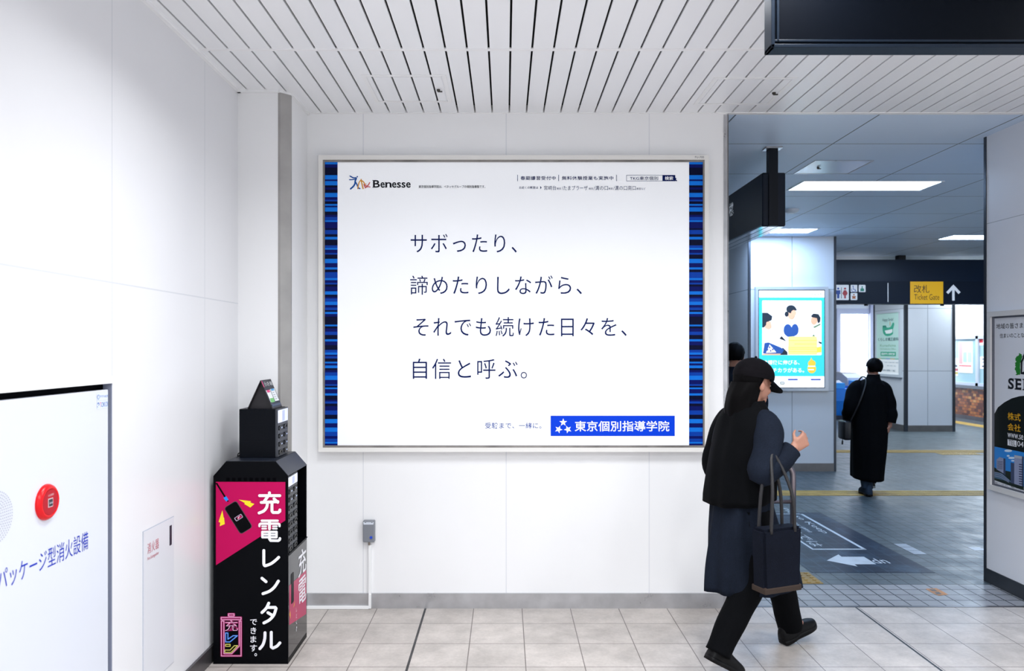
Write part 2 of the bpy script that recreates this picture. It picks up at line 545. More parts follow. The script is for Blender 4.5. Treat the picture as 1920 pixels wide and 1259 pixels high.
# pillars ---------------------------------------------------------
M_pil = panel_mat('pillar_cladding', '#dfe2e6', '#8b9199', [(0, 3.72, 1.2), (2, 2.36, 1.318)], rough=0.3, w=0.008)
M_pil_r = panel_mat('near_pillar_cladding', '#f0f3fa', '#b7bcc4', [(2, 2.45, 5.0)], rough=0.3, w=0.004)
M_pil_f = panel_mat('far_pillar_cladding', '#e4e8f0', '#aab0ba', [(0, 8.08, 1.2), (2, 2.36, 1.2)], rough=0.3, w=0.012)
M_base = mat('pillar_base_steel', '#7e7b7a', 0.4, 0.6, noise=0.15)
M_edge = mat('dark_edge_profile', '#4c5058', 0.3, 0.7)
def pillar(label, x0, x1, y0, y1, m, base=0.10, guard=0.024, gm=M_edge, bmat=None):
    r = thing('pillar', label, 'pillar', ((x0 + x1) / 2, (y0 + y1) / 2, 0), kind='structure')
    obj('cladding', bx(x0, x1, y0, y1, 0, CEIL + 0.1), m, r)
    bm = B(); e = 0.007
    for a, b_, c, d in ((x0 + guard, x1 - guard, y0 - e, y0), (x0 - e, x0, y0 + guard, y1 - guard), (x1, x1 + e, y0 + guard, y1 - guard), (x0 + guard, x1 - guard, y1, y1 + e)):
        box(bm, a, b_, c, d, 0, base)
    obj('baseboard', bm, bmat or M_base, r)
    for xx, sx in ((x0, 1), (x1, -1)):
        for yy, sy in ((y0, 1), (y1, -1)):
            bm = B()
            box(bm, xx - sx * 0.006, xx + sx * guard, yy - sy * 0.006, yy, 0, CEIL)
            box(bm, xx - sx * 0.006, xx, yy, yy + sy * guard, 0, CEIL)
            obj('corner_guard', bm, gm, r)
    return r
pillar('grey white pillar with the glowing blue and white poster', 3.16, 4.285, 9.9, 11.0, M_pil, 0.105)
pillar('far white pillar with the pale green dental poster on its side', 7.65, 8.60, 14.6, 15.85, M_pil_f, 0.12, 0.05)
pillar('near white pillar cut off by the right edge, with the property advert', 3.295, 4.4, 4.26, 5.243, M_pil_r, 0.095, 0.018,
       bmat=mat('near_pillar_base', '#4e5258', 0.4, 0.6, noise=0.15))

# tactile paving --------------------------------------------------
def tactile(label, x0, x1, y0, y1, along='x'):
    bm = B(); box(bm, x0, x1, y0, y1, 0, 0.003)
    if along == 'x':
        for k in range(4):
            y = y0 + (y1 - y0) * (k + 0.5) / 4
            box(bm, x0, x1, y - 0.017, y + 0.017, 0.003, 0.008)
    else:
        for k in range(4):
            x = x0 + (x1 - x0) * (k + 0.5) / 4
            box(bm, x - 0.017, x + 0.017, y0, y1, 0.003, 0.008)
    return tag(obj('tactile_strip', bm, mat('yellow_tactile_paving', '#b99a55', 0.55, noise=0.25, nscale=7)), label, 'tactile paving', 'tactile paving strips')
tactile('yellow tactile paving strip nearest the camera, under the walking person in black', 0.6, 10.0, 8.27, 8.55)
tactile('middle yellow tactile paving strip in front of the far white pillar', 0.6, 8.6, 11.66, 11.94)
tactile('yellow tactile paving strip beside the brown brick base', 9.58, 9.88, 12.5, 19.0, 'y')
bm = B()
for i in range(7):
    for j in range(3):
        x0 = 6.55 + i * 0.3; y0 = 11.0 + j * 0.215
        if j < 2 - i // 2 + 1 and not (i < 2 and j < 2):
            box(bm, x0, x0 + 0.297, y0, y0 + 0.212, 0, 0.004)
            for a in range(5):
                for b_ in range(4):
                    box(bm, x0 + 0.03 + a * 0.055, x0 + 0.05 + a * 0.055, y0 + 0.02 + b_ * 0.05, y0 + 0.04 + b_ * 0.05, 0.004, 0.008)
tag(obj('tactile_pad', bm, MATS['yellow_tactile_paving']), 'yellow dotted tactile pad beside the middle paving strip, far right', 'tactile paving')
bm = B()
box(bm, 1.86, 2.16, 5.18, 5.44, 0, 0.003)
for a in range(5):
    for b_ in range(5): cyl(bm, (1.89 + a * 0.06, 5.205 + b_ * 0.052, 0.005), 'z', 0.014, 0.005, 10)
tag(obj('warning_tile', bm, mat('ochre_warning_tile', '#9a7d3a', 0.6, noise=0.3)), 'ochre dotted warning tile beside the dark floor sign', 'tactile paving')
bm = B()
for (px, py) in ((1707, 1026), (1722, 1033), (1712, 1037), (1830, 1027)):
    X, Y = gp((px, py))
    X = 0.05 + math.floor((X - 0.05) / 0.1075) * 0.1075; Y = 4.734 + math.floor((Y - 4.734) / 0.1075) * 0.1075
    box(bm, X + 0.004, X + 0.1035, Y + 0.004, Y + 0.1035, 0, 0.0012)
struct('floor_repair', bm, mat('pale_tile', '#a4aab2', 0.4), 'few paler replacement tiles in the grey corridor floor', 'floor tiles')
# torn orange sticker
bm = B(); M = ground(0.0)
pts = [gp(q) for q in ((1735, 1105), (1756, 1104), (1766, 1109), (1778, 1116), (1760, 1118), (1748, 1113))]
poly(bm, M, pts, 0.0015, 0)
for q in (((1742, 1106), (1752, 1106), (1758, 1110), (1748, 1110)), ((1752, 1112), (1760, 1111), (1766, 1115), (1757, 1116))):
    poly(bm, M, [gp(t) for t in q], 0.0022, 1)
tag(obj('floor_sticker', bm, [mat('orange_sticker', '#c58a55', 0.6, noise=0.3, nscale=40), mat('sticker_grey', '#6c6560', 0.6)]),
    'small torn orange sticker on the grey tiles near the threshold', 'sticker')

# ================================================================ THINGS OF THE HALL
# ---- the big illuminated billboard -------------------------------
YF = 4.640                                            # front of its frame
q = fp(YF)
U0, V1 = q((597, 291)); U1, V0 = q((1329, 848))
bb = thing('billboard', 'large illuminated billboard with dark blue Japanese slogan and blue striped sides', 'billboard', ((U0 + U1) / 2, YB, V0))
a0, c1 = q((605, 299.5)); a1, c0 = q((1321.5, 840))
bm = B()
for x0, x1, z0, z1 in ((U0, U1, c1, V1), (U0, U1, V0, c0), (U0, a0, c0, c1), (a1, U1, c0, c1)):
    box(bm, x0, x1, YF, YB - 0.001, z0, z1)
ofr = obj('outer_frame', bm, M_offw, bb)
bm = text(B(), front(YF), 'FU-700', uf(1303, YF), uf(1320, YF), vf(297, YF), vf(293, YF))
obj('frame_lettering', bm, mat('grey_print', '#6d7078', 0.5), ofr)
b0, d1 = q((608.5, 303.5)); b1, d0 = q((1318.5, 836))
bm = B()
for x0, x1, z0, z1 in ((a0, a1, d1, c1), (a0, a1, c0, d0), (a0, b0, d0, d1), (b1, a1, d0, d1)):
    box(bm, x0, x1, YF + 0.004, YF + 0.03, z0, z1)
obj('inner_frame', bm, mat('worn_frame_steel', '#928d89', 0.38, 0.5, noise=0.35, nscale=10), bb)
BE = 0.16                                             # back light of the billboard
YP = YF + 0.012
M_post = mat('backlit_white_film', '#f0f2f6', 0.3, emit=BE, emit_col='#ffffff')
obj('poster_panel', bx(b0, b1, YP, YP + 0.05, d0, d1), M_post, bb)
MP = front(YP)
def litmat(name, hx, e=BE): return mat(name, hx, 0.4, emit=e, spec=0.08)
stripe_m = [litmat('stripe_navy', '#051055', 0.25), litmat('stripe_blue', '#08358f', 0.3), litmat('stripe_light_blue', '#0f62bd', 0.35), litmat('stripe_black_blue', '#030828', 0.2)]
for px0, px1 in ((608.5, 633), (1292, 1318.5)):
    R.seed(21)
    bm = B(); u0, u1 = uf(px0, YP), uf(px1, YP)
    z = d1; k = 0
    while z > d0 + 0.001:
        h = R.choice((0.010, 0.013, 0.016, 0.020, 0.026)) ; mi = (2, 0, 1, 3, 2, 0, 2, 3, 0, 1)[k % 10] if R.random() < 0.8 else R.randrange(4)
        z2 = max(d0, z - h)
        rect(bm, MP, u0, u1, z2, z, 0.001, mi); z = z2; k += 1
    obj('striped_border', bm, stripe_m, bb)
def bp(p): return (uf(p[0], YP), vf(p[1], YP))
def btext(bm, s, x0, x1, y0, y1, **k):
    text(bm, MP, s, uf(x0, YP), uf(x1, YP), vf(y1, YP), vf(y0, YP), **k)
M_ink = litmat('navy_ink', '#06174f', 0.12)
for s, x0, x1, y0, y1 in (('サボったり、', 770, 969, 439, 474), ('諦めたりしながら、', 769, 1091, 517, 553),
                          ('それでも続けた日々を、', 775, 1175, 595, 631.5), ('自信と呼ぶ。', 774, 988, 673, 711)):
    bm = B(); btext(bm, s, x0, x1, y0, y1, spacing=1.12, bold=-0.004)
    obj('slogan_lettering', bm, M_ink, bb)
bm = B()
btext(bm, '東京個別指導学院は、ベネッセグループの個別指導塾です。', 785, 910, 347.5, 353, bold=0.012)
obj('caption_lettering', bm, litmat('dark_ink', '#22242c', 0.1), bb)
NL = lambda bm: obj('notice_lettering', bm, M_ink, bb)
for t_, x0, x1, y0, y1, sp_, bo in (('春期講習受付中', 976, 1042, 330.5, 338, 1.15, 0.014), ('無料体験授業も実施中', 1053.5, 1150, 330.5, 338, 1.15, 0.014), ('お近くの教室は', 973.5, 1009, 349.5, 354.5, 1.0, 0.01),
                                 ('宮崎台', 1020, 1043, 348.5, 356.5, 1, 0), ('教室', 1044, 1052, 352, 356, 1, 0), ('/たまプラーザ', 1053.5, 1102, 348.5, 357, 1, 0), ('教室', 1104, 1112, 352, 356, 1, 0),
                                 ('/溝の口', 1113, 1140, 348.5, 357, 1, 0), ('教室', 1141, 1149, 352, 356, 1, 0), ('/溝の口南口', 1150, 1192, 348.5, 357, 1, 0), ('教室など', 1193.5, 1210.5, 352, 356.5, 1, 0)):
    bm = B(); btext(bm, t_, x0, x1, y0, y1, spacing=sp_, bold=bo); NL(bm)
for x in (970.5, 1047.5, 1156):
    bm = B(); rect(bm, MP, uf(x - 0.5, YP), uf(x + 0.5, YP), vf(340, YP), vf(328, YP)); obj('divider_line', bm, M_ink, bb)
bm = poly(B(), MP, [bp((1013, 349)), bp((1013, 355)), bp((1015.5, 352))]); obj('pointer_mark', bm, M_ink, bb)
# search box
bm = B()
x0, y1_ = bp((1174.5, 328.5)); x1, y0_ = bp((1266, 340)); xm = uf(1242, YP); t = 0.0022
for r_ in ((x0, x1, y1_ - t, y1_), (x0, x1, y0_, y0_ + t), (x0, x0 + t, y0_, y1_), (x1 - t, x1, y0_, y1_)): rect(bm, MP, *r_)
rect(bm, MP, xm, x1, y0_, y1_, 0.0012)
btext(bm, 'TKG東京個別', 1181, 1234, 331, 338, bold=0.008)
btext(bm, '検索', 1246.5, 1262, 331, 338, e=0.0022, mi=1, bold=0.01)
poly(bm, MP, [bp(p) for p in ((1263, 332), (1263, 340), (1265, 338.3), (1268, 340.5), (1269.5, 339), (1266.8, 336.8), (1268.5, 335))], 0.003, 0)
obj('search_box', bm, [M_ink, M_post], bb)
# people mark and its word
bm = B()
def c3(p): return (590 + p[0] / 5.19, 280 + p[1] / 5.19)
def ln(pts, w, mi):
    pp = smooth_path([bp(c3(p)) for p in pts], 6)
    stroke(bm, MP, pp, w * YP / F / 5.19, 0.001 + 0.0003 * mi, mi)
ln([(345, 262), (375, 278), (405, 280), (400, 300), (392, 318)], 12, 0); ln([(340, 297), (370, 296), (400, 290)], 10, 0)
ln([(395, 305), (392, 335), (378, 360), (350, 386)], 15, 0); ln([(398, 320), (412, 345), (425, 375), (440, 384)], 12, 0)
disc(bm, MP, *bp(c3((415, 268))), 7 * YP / F / 5.19, 0.001, 0)
ln([(420, 385), (428, 340), (440, 312), (455, 306), (475, 318), (490, 345)], 10, 1); ln([(455, 310), (462, 345), (472, 384)], 11, 1)
disc(bm, MP, *bp(c3((452, 295))), 6 * YP / F / 5.19, 0.0013, 1)
ln([(478, 345), (500, 358), (520, 352), (536, 325)], 9, 2); ln([(490, 378), (515, 366), (540, 368)], 8, 2); ln([(480, 358), (498, 372)], 7, 2)
disc(bm, MP, *bp(c3((500, 340))), 5 * YP / F / 5.19, 0.0016, 2)
obj('people_mark', bm, [litmat('mark_blue', '#164a92'), litmat('mark_ochre', '#c88a24'), litmat('mark_red', '#b8383a')], bb)
bm = B()
SERIF = [('B', 699.5, 711.5, 338, 352), ('e', 712.5, 720, 342, 352.3), ('n', 721, 732, 342, 352), ('e', 732.8, 740.5, 342, 352.3), ('s', 741.5, 748.5, 342, 352.3), ('s', 749.5, 756.5, 342, 352.3), ('e', 757.5, 769.5 - 4, 342, 352.3)]
sx = (770 - 699.5) / (765.5 - 699.5)
for ch, x0, x1, y0, y1 in SERIF:
    X0 = 699.5 + (x0 - 699.5) * sx; X1 = 699.5 + (x1 - 699.5) * sx
    btext(bm, ch, X0, X1, y0, y1, bold=0.018)
    if ch in 'Bn':
        for a, b_ in ([(X0 - 1.4, X0 + 3)] if ch == 'B' else [(X0 - 1, X0 + 3.6), (X1 - 3.2, X1 + 1)]):
            rect(bm, MP, uf(a, YP), uf(b_, YP), vf(y1, YP), vf(y1 - 0.9, YP), 0.0014)
        rect(bm, MP, uf(X0 - 1.4, YP), uf(X0 + 2, YP), vf(y0 + 0.9, YP), vf(y0, YP), 0.0014)
obj('logo_lettering', bm, litmat('black_ink', '#14141a', 0.05), bb)
bm = B(); btext(bm, '受験まで、一緒に。', 909.5, 1015, 793, 804, spacing=1.08, bold=0.003)
obj('tagline_lettering', bm, litmat('tagline_ink', '#1a3c8c', 0.15), bb)
bm = B(); rect(bm, MP, uf(1032.5, YP), uf(1265, YP), vf(818, YP), vf(780, YP), 0.0012)
ban = obj('school_banner', bm, litmat('banner_blue', '#0838bc', 0.45), bb)
bm = B(); btext(bm, '東京個別指導学院', 1077.5, 1255, 789.5, 809.5, bold=0.012, e=0.0022)
for cx_, cy_, r_ in ((1056, 792.5, 7.6), (1047.3, 805.6, 7.6), (1064.7, 805.6, 7.6)):
    rot = {1056: 90, 1047.3: 210, 1064.7: 330}[cx_]
    pts = []
    for k in range(10):
        rr = r_ * (1 if k % 2 == 0 else 0.42); an = math.radians(rot + 36 * k)
        pts.append(bp((cx_ + rr * math.cos(an), cy_ - rr * math.sin(an))))
    for k in range(10): poly(bm, MP, [bp((cx_, cy_)), pts[k], pts[(k + 1) % 10]], 0.0022)
obj('banner_lettering', bm, M_post, ban)

# ---- sensor box and its cable duct --------------------------------
YS = 4.66
q = fp(YS)
u0, v1 = q((680, 977.5)); u1, v0 = q((702, 1018))
sb = thing('sensor_box', 'small grey box with a blue button on the wall under the billboard', 'sensor', ((u0 + u1) / 2, YB, v0))
obj('casing', bx(u0, u1, YS, YB, v0, v1, bev=0.006), mat('grey_plastic', '#7c8088', 0.42), sb)
bm = B(); M = front(YS)
poly(bm, M, [(u0 + 0.003, v1 - 0.007), (u1 - 0.003, v1 - 0.007), (u1 - 0.006, v1 - 0.022), (u0 + 0.006, v1 - 0.022)], 0.001, 0)
for uu in (u0 + 0.013, u1 - 0.019): rect(bm, M, uu, uu + 0.008, v1 - 0.011, v1 - 0.008, 0.002, 1)
obj('label_plate', bm, [mat('pale_plate', '#d5dbe6', 0.4), mat('dark_mark', '#3a3f48', 0.5)], sb)
bm = B(); cyl(bm, (u1 - 0.020, YS - 0.001, v0 + 0.031), 'y', 0.0085, 0.005, 20)
obj('button', bm, mat('blue_button', '#1648c8', 0.35), sb, label='round blue button')
bm = B(); tube(bm, [((u0 + u1) / 2, YS + 0.02, v0 + 0.002), ((u0 + u1) / 2, YS + 0.02, v0 - 0.02)], 0.006, 10)
obj('cable_gland', bm, mat('gland_brown', '#8a7f74', 0.5), sb)
bm = B()
dx0, dx1 = uf(689.5, YS), uf(694.5, YS)
box(bm, dx0, dx1, YB - 0.020, YB - 0.0005, vf(1112, YB), v0 - 0.02, bev=0.002)
box(bm, dx0 + 0.002, dx1 + 0.002, YB - 0.030, YB - 0.0125, 0.004, vf(1112, YB), bev=0.002)
box(bm, XC + 0.003, dx0 + 0.003, YB - 0.030, YB - 0.0125, 0.001, 0.019, bev=0.002)
tag(obj('cable_duct', bm, M_white), 'white cable duct running down from the grey sensor box and along the floor', 'cable duct')

# ---- fire equipment cabinet in the left wall -----------------------
MW = facing_px(XL)
fc = thing('fire_cabinet', 'large white fire equipment cabinet door recessed in the left wall, blue lettering', 'cabinet', (XL - 0.05, (CAB_Y + CAB_Y0) / 2, 0))
DX = XL - 0.003                                       # face of the door
obj('cabinet_body', bx(XL - 0.248, XL - 0.0335, CAB_Y0 + 0.002, CAB_Y - 0.002, 0.004, CAB_Z - 0.002), M_black, fc)
bm = B()
box(bm, XL - 0.033, XL - 0.0002, CAB_Y - 0.0025, CAB_Y - 0.0005, 0, CAB_Z - 0.001, 1)
box(bm, XL - 0.033, XL - 0.0002, CAB_Y0 + 0.0005, CAB_Y0 + 0.0025, 0, CAB_Z - 0.001, 1)
box(bm, XL + 0.0003, XL + 0.006, CAB_Y0, CAB_Y + 0.004, CAB_Z, CAB_Z + 0.026)
obj('door_surround', bm, [M_white, mat('surround_inner', '#8d93a8', 0.4)], fc)
dz1 = CAB_Z - 0.023
door = obj('door', bx(DX - 0.022, DX, CAB_Y0 + 0.02, CAB_Y - 0.023, 0.03, dz1, bev=0.002), mat('cabinet_door_white', '#d6dae4', 0.3), fc)
MD = facing_px(DX)
dp = sp(DX)
bm = B()
text(bm, MD, 'パッケージ型消火設備', 2.262, dp((165, 1000))[0], 0.876, 0.941, bold=-0.004)
obj('cabinet_lettering', bm, mat('blue_ink', '#0c30b4', 0.5, spec=0.2), door)
bm = B()
cy0, cz0 = dp((-9, 972))
for ring in range(1, 10):
    rr = 0.0085 * ring; n = max(6, int(2 * math.pi * rr / 0.0088))
    for k in range(n):
        disc(bm, MD, cy0 + rr * math.cos(2 * math.pi * k / n), cz0 + rr * math.sin(2 * math.pi * k / n), 0.0021, 0.0008, 0, 8)
disc(bm, MD, cy0, cz0, 0.0021, 0.0008, 0, 8)
obj('speaker_grille', bm, mat('grille_grey', '#9b9db0', 0.5), door, label='round perforated speaker grille')
# alarm
ly, lz = dp((86, 942))
bm = B()
prof = [(0.059, 0.0), (0.0588, 0.004), (0.056, 0.010), (0.050, 0.015), (0.044, 0.017), (0.0425, 0.0145), (0.001, 0.014)]
rings = []
for r_, h_ in prof:
    rings.append([bm.verts.new((DX + h_, ly + r_ * math.cos(2 * math.pi * k / 40), lz + r_ * math.sin(2 * math.pi * k / 40))) for k in range(40)])
for a, b_ in zip(rings[:-1], rings[1:]):
    for k in range(40): bm.faces.new((a[k], a[(k + 1) % 40], b_[(k + 1) % 40], b_[k]))
al = obj('alarm_button', bm, mat('red_alarm_lens', '#d20a16', 0.25, emit=0.08, emit_col='#ff1420', spec=0.3), fc, smooth=True, label='round red alarm button')
MA = facing_px(DX + 0.0145)
bm = B(); disc(bm, MA, ly, lz, 0.041, 0.0012, 0, 32)
rect(bm, MA, ly - 0.015, ly + 0.012, lz - 0.016, lz + 0.013, 0.002, 1)
rect(bm, MA, ly - 0.012, ly + 0.009, lz - 0.013, lz + 0.010, 0.003, 2)
rect(bm, MA, ly - 0.011, ly + 0.008, lz - 0.005, lz + 0.001, 0.004, 3)
text(bm, MA, '火災報知', ly - 0.015, ly + 0.016, lz + 0.020, lz + 0.027, e=0.002, mi=1)
text(bm, MA, '強く押す', ly - 0.012, ly + 0.010, lz - 0.004, lz - 0.0005, e=0.005, mi=1)
obj('alarm_face', bm, [mat('alarm_face_red', '#b01c2a', 0.4, spec=0.15), mat('alarm_white', '#e4c8cc', 0.4), mat('alarm_black', '#171c28', 0.2), mat('alarm_grey', '#7d8794', 0.4)], al)
# maker's stickers
bm = B()
e0 = dp((184.5, 745)); e1 = dp((203.6, 745))
sy1 = CAB_Y - 0.026; sy0 = sy1 - 0.078; st = dz1 - 0.010
for i in range(2):
    z1_ = st - i * 0.030
    rect(bm, MD, sy0, sy1, z1_ - 0.028, z1_, 0.0008, 0)
M_stk = [mat('sticker_pale', '#d9e2f0', 0.4), mat('sticker_blue', '#5a7fc4', 0.5), mat('sticker_deep_blue', '#1f5ab4', 0.5), mat('sticker_red', '#d0508a', 0.5)]
stroke(bm, MD, [(sy0 + 0.010 + 0.007 * math.cos(k * 0.52), st - 0.014 + 0.008 * math.sin(k * 0.52)) for k in range(13)], 0.0018, 0.0014, 1)
text(bm, MD, 'ヤマトACM', sy0 + 0.021, sy1 - 0.002, st - 0.019, st - 0.008, e=0.0014, mi=1)
text(bm, MD, 'Э', sy0 + 0.002, sy0 + 0.016, st - 0.055, st - 0.034, e=0.0014, mi=2, bold=0.02)
text(bm, MD, 'T', sy0 + 0.019, sy0 + 0.029, st - 0.053, st - 0.035, e=0.0014, mi=3)
text(bm, MD, 'OKOI', sy0 + 0.030, sy1 - 0.002, st - 0.053, st - 0.035, e=0.0014, mi=1)
obj('maker_sticker', bm, M_stk, door, label='small pale blue maker stickers')

# ---- flush extinguisher cabinet ------------------------------------
y0, _ = sp(XL)((268, 990)); y1, z1 = sp(XL)((324.5, 970)); _, z0 = sp(XL)((324.5, 1241))
ec = thing('extinguisher_cabinet', 'narrow white extinguisher cabinet flush in the left wall, small red lettering', 'cabinet', (XL, (y0 + y1) / 2, z0))
M_ecd = mat('extinguisher_door', '#d9dae0', 0.34)
obj('frame', bx(XL, XL + 0.002, y0 - 0.004, y1 + 0.004, z0 - 0.004, z1 + 0.004), mat('cabinet_shadow_gap', '#b4b8c4', 0.4), ec)
d2 = obj('door', bx(XL + 0.0005, XL + 0.004, y0, y1, z0, z1), M_ecd, ec)
M4 = facing_px(XL + 0.004)
bm = B()
text(bm, M4, '消火器', y0 + 0.030, y0 + 0.135, z1 - 0.100, z1 - 0.055, spacing=1.1)
text(bm, M4, 'Fire Extinguisher', y0 + 0.030, y0 + 0.135, z1 - 0.130, z1 - 0.112)
obj('cabinet_lettering', bm, mat('faded_red_ink', '#c7707c', 0.5), d2)
bm = B()
hy = sp(XL)((318, 990))[0]
box(bm, XL + 0.004, XL + 0.0055, hy - 0.010, hy + 0.010, z1 - 0.118, z1 - 0.030)
obj('pull_slot', bm, mat('slot_dark', '#1c2434', 0.4), ec)

# ---- ceiling hatches of the hall -----------------------------------
def hatch(label, x0, x1, y0, y1, lx, ly_, slatted=True):
    h = thing('ceiling_hatch', label, 'access hatch', ((x0 + x1) / 2, (y0 + y1) / 2, CEIL), 'square access hatches in the slatted ceiling' if slatted else None)
    z = CEIL - 0.004
    w = 0.022 if slatted else 0.010
    bm = B()
    fm = M_white if slatted else MATS['brushed_steel']
    for a, b_, c, d in ((x0, x1, y0, y0 + w), (x0, x1, y1 - w, y1), (x0, x0 + w, y0 + w, y1 - w), (x1 - w, x1, y0 + w, y1 - w)):
        box(bm, a, b_, c, d, z, CEIL - 0.0002)
    obj('hatch_frame', bm, fm, h)
    bm = B()
    if slatted:
        g = w + 0.007
        x = SL0 - SLP
        for k in range(60):
            a = max(x0 + g, x + SLW / 2); b_ = min(x1 - g, x + SLP - SLW / 2)
            if b_ > a: box(bm, a, b_, y0 + g, y1 - g, z + 0.001, CEIL - 0.0003)
            x += SLP
    else:
        box(bm, x0 + w, x1 - w, y0 + w, y1 - w, z + 0.002, CEIL - 0.0003)
    obj('hatch_panel', bm, M_slat if slatted else mat('hatch_panel_pale', '#c4ced6', 0.22, 0.2), h)
    bm = B(); cyl(bm, (lx, ly_, z - 0.004), 'z', 0.010, 0.009, 16); box(bm, lx - 0.004, lx + 0.022, ly_ - 0.004, ly_ + 0.004, z - 0.014, z - 0.008)
    obj('latch', bm, mat('latch_metal', '#4c4a46', 0.35, 0.7), h)
hatch('square ceiling hatch on the left, above the left half of the billboard', -0.762, -0.312, 4.04, 4.487, -0.372, 4.263)
hatch('square ceiling hatch on the right, near the end of the billboard wall', 1.117, 1.567, 4.08, 4.534, 1.518, 4.312)

# ---- dark sign hanging over the hall, seen from behind ---------------
sx0, sy, sz = 0.884, 2.535, 2.605
hs = thing('hanging_sign', 'large dark navy hanging sign cut off by the top right corner', 'sign', (2.0, sy + 0.03, 2.6))
bm = B(); prism(bm, [(sx0 + 0.006, sz - 0.004), (3.2, sz - 0.004), (3.2, 3.0), (sx0 + 0.006, 3.0)], 'y', sy + 0.012, sy + 0.062)
obj('sign_body', bm, mat('dark_sign_back', '#070c15', 0.5, spec=0.06), hs)
bm = B()
for (ax0, ax1, az0, az1, ya, yb) in ((sx0, 3.2, sz, sz + 0.012, sy, sy + 0.07), (sx0, sx0 + 0.012, sz, 3.005, sy, sy + 0.07),
                                     (sx0 + 0.012, 3.2, sz + 0.020, sz + 0.028, sy + 0.004, sy + 0.012), (sx0 + 0.020, sx0 + 0.028, sz + 0.02, 3.0, sy + 0.004, sy + 0.012),
                                     (sx0, 3.2, 2.995, 3.005, sy, sy + 0.07), (3.19, 3.2, sz, 3.0, sy, sy + 0.07)):
    box(bm, ax0, ax1, ya, yb, az0 - 0.006, az1 - 0.006, bev=0.002)
obj('sign_frame', bm, mat('dark_sign_frame', '#182433', 0.4, spec=0.2), hs)
for x in (1.3, 2.8):
    obj('hanger', bx(x, x + 0.05, sy + 0.01, sy + 0.06, 2.999, CEIL + 0.002), M_navy, hs)

# ---- phone charger rental kiosk --------------------------------------
KX0, KX1, KY0, KY1 = -1.476, -1.098, 3.864, 4.227
ks = thing('charging_kiosk', 'black phone charger rental kiosk with pink and white lettering in the corner', 'kiosk', ((KX0 + KX1) / 2, (KY0 + KY1) / 2, 0))
M_kb = mat('kiosk_black', '#040509', 0.36, spec=0.07)
M_kt = mat('kiosk_chamfer', '#1a202c', 0.36)
zc, zt = 0.952, 1.026
ch = 0.064
RX = -1.330                                          # face of the recessed charger rack
rz0, rz1 = 0.548, 0.945
bm = B()
prism(bm, [(KX0, 0.0), (KX1, 0.0), (KX1, rz0), (RX, rz0), (RX, zc), (KX0, zc)], 'y', KY0 + 0.004, KY1 - 0.004)
prism(bm, [(KX0, zc), (RX, zc), (KX1, zc), (KX1 - ch, zt), (KX0 + ch, zt)], 'y', KY0 + 0.003, KY1 - 0.003)
obj('cabinet', bm, M_kb, ks)
prof = [(KX0, 0.0), (KX1, 0.0), (KX1, zc), (KX1 - ch, zt), (KX0 + ch, zt), (KX0, zc)]
for ya, yb in ((KY0, KY0 + 0.008), (KY1 - 0.008, KY1)):
    bm = B(); prism(bm, prof, 'y', ya, yb)
    obj('side_panel', bm, M_kb, ks)
bm = B(); prism(bm, [(KX1, zc), (KX1 - ch, zt), (KX1 - ch - 0.004, zt - 0.004), (KX1 - 0.006, zc - 0.002)], 'y', KY0 + 0.0005, KY1 - 0.0005)
for v in bm.verts: v.co.x += 0.002; v.co.z += 0.001
prism(bm, [(KX0 + ch, zt), (KX1 - ch, zt), (KX1 - ch, zt + 0.002), (KX0 + ch, zt + 0.002)], 'y', KY0 + 0.0005, KY1 - 0.0005)
obj('top_panel', bm, M_kt, ks)
bm = B(); box(bm, XL + 0.013, KX0 - 0.001, KY0 + 0.06, KY1, 0.1, 0.86)
obj('rear_cover', bm, M_kb, ks)
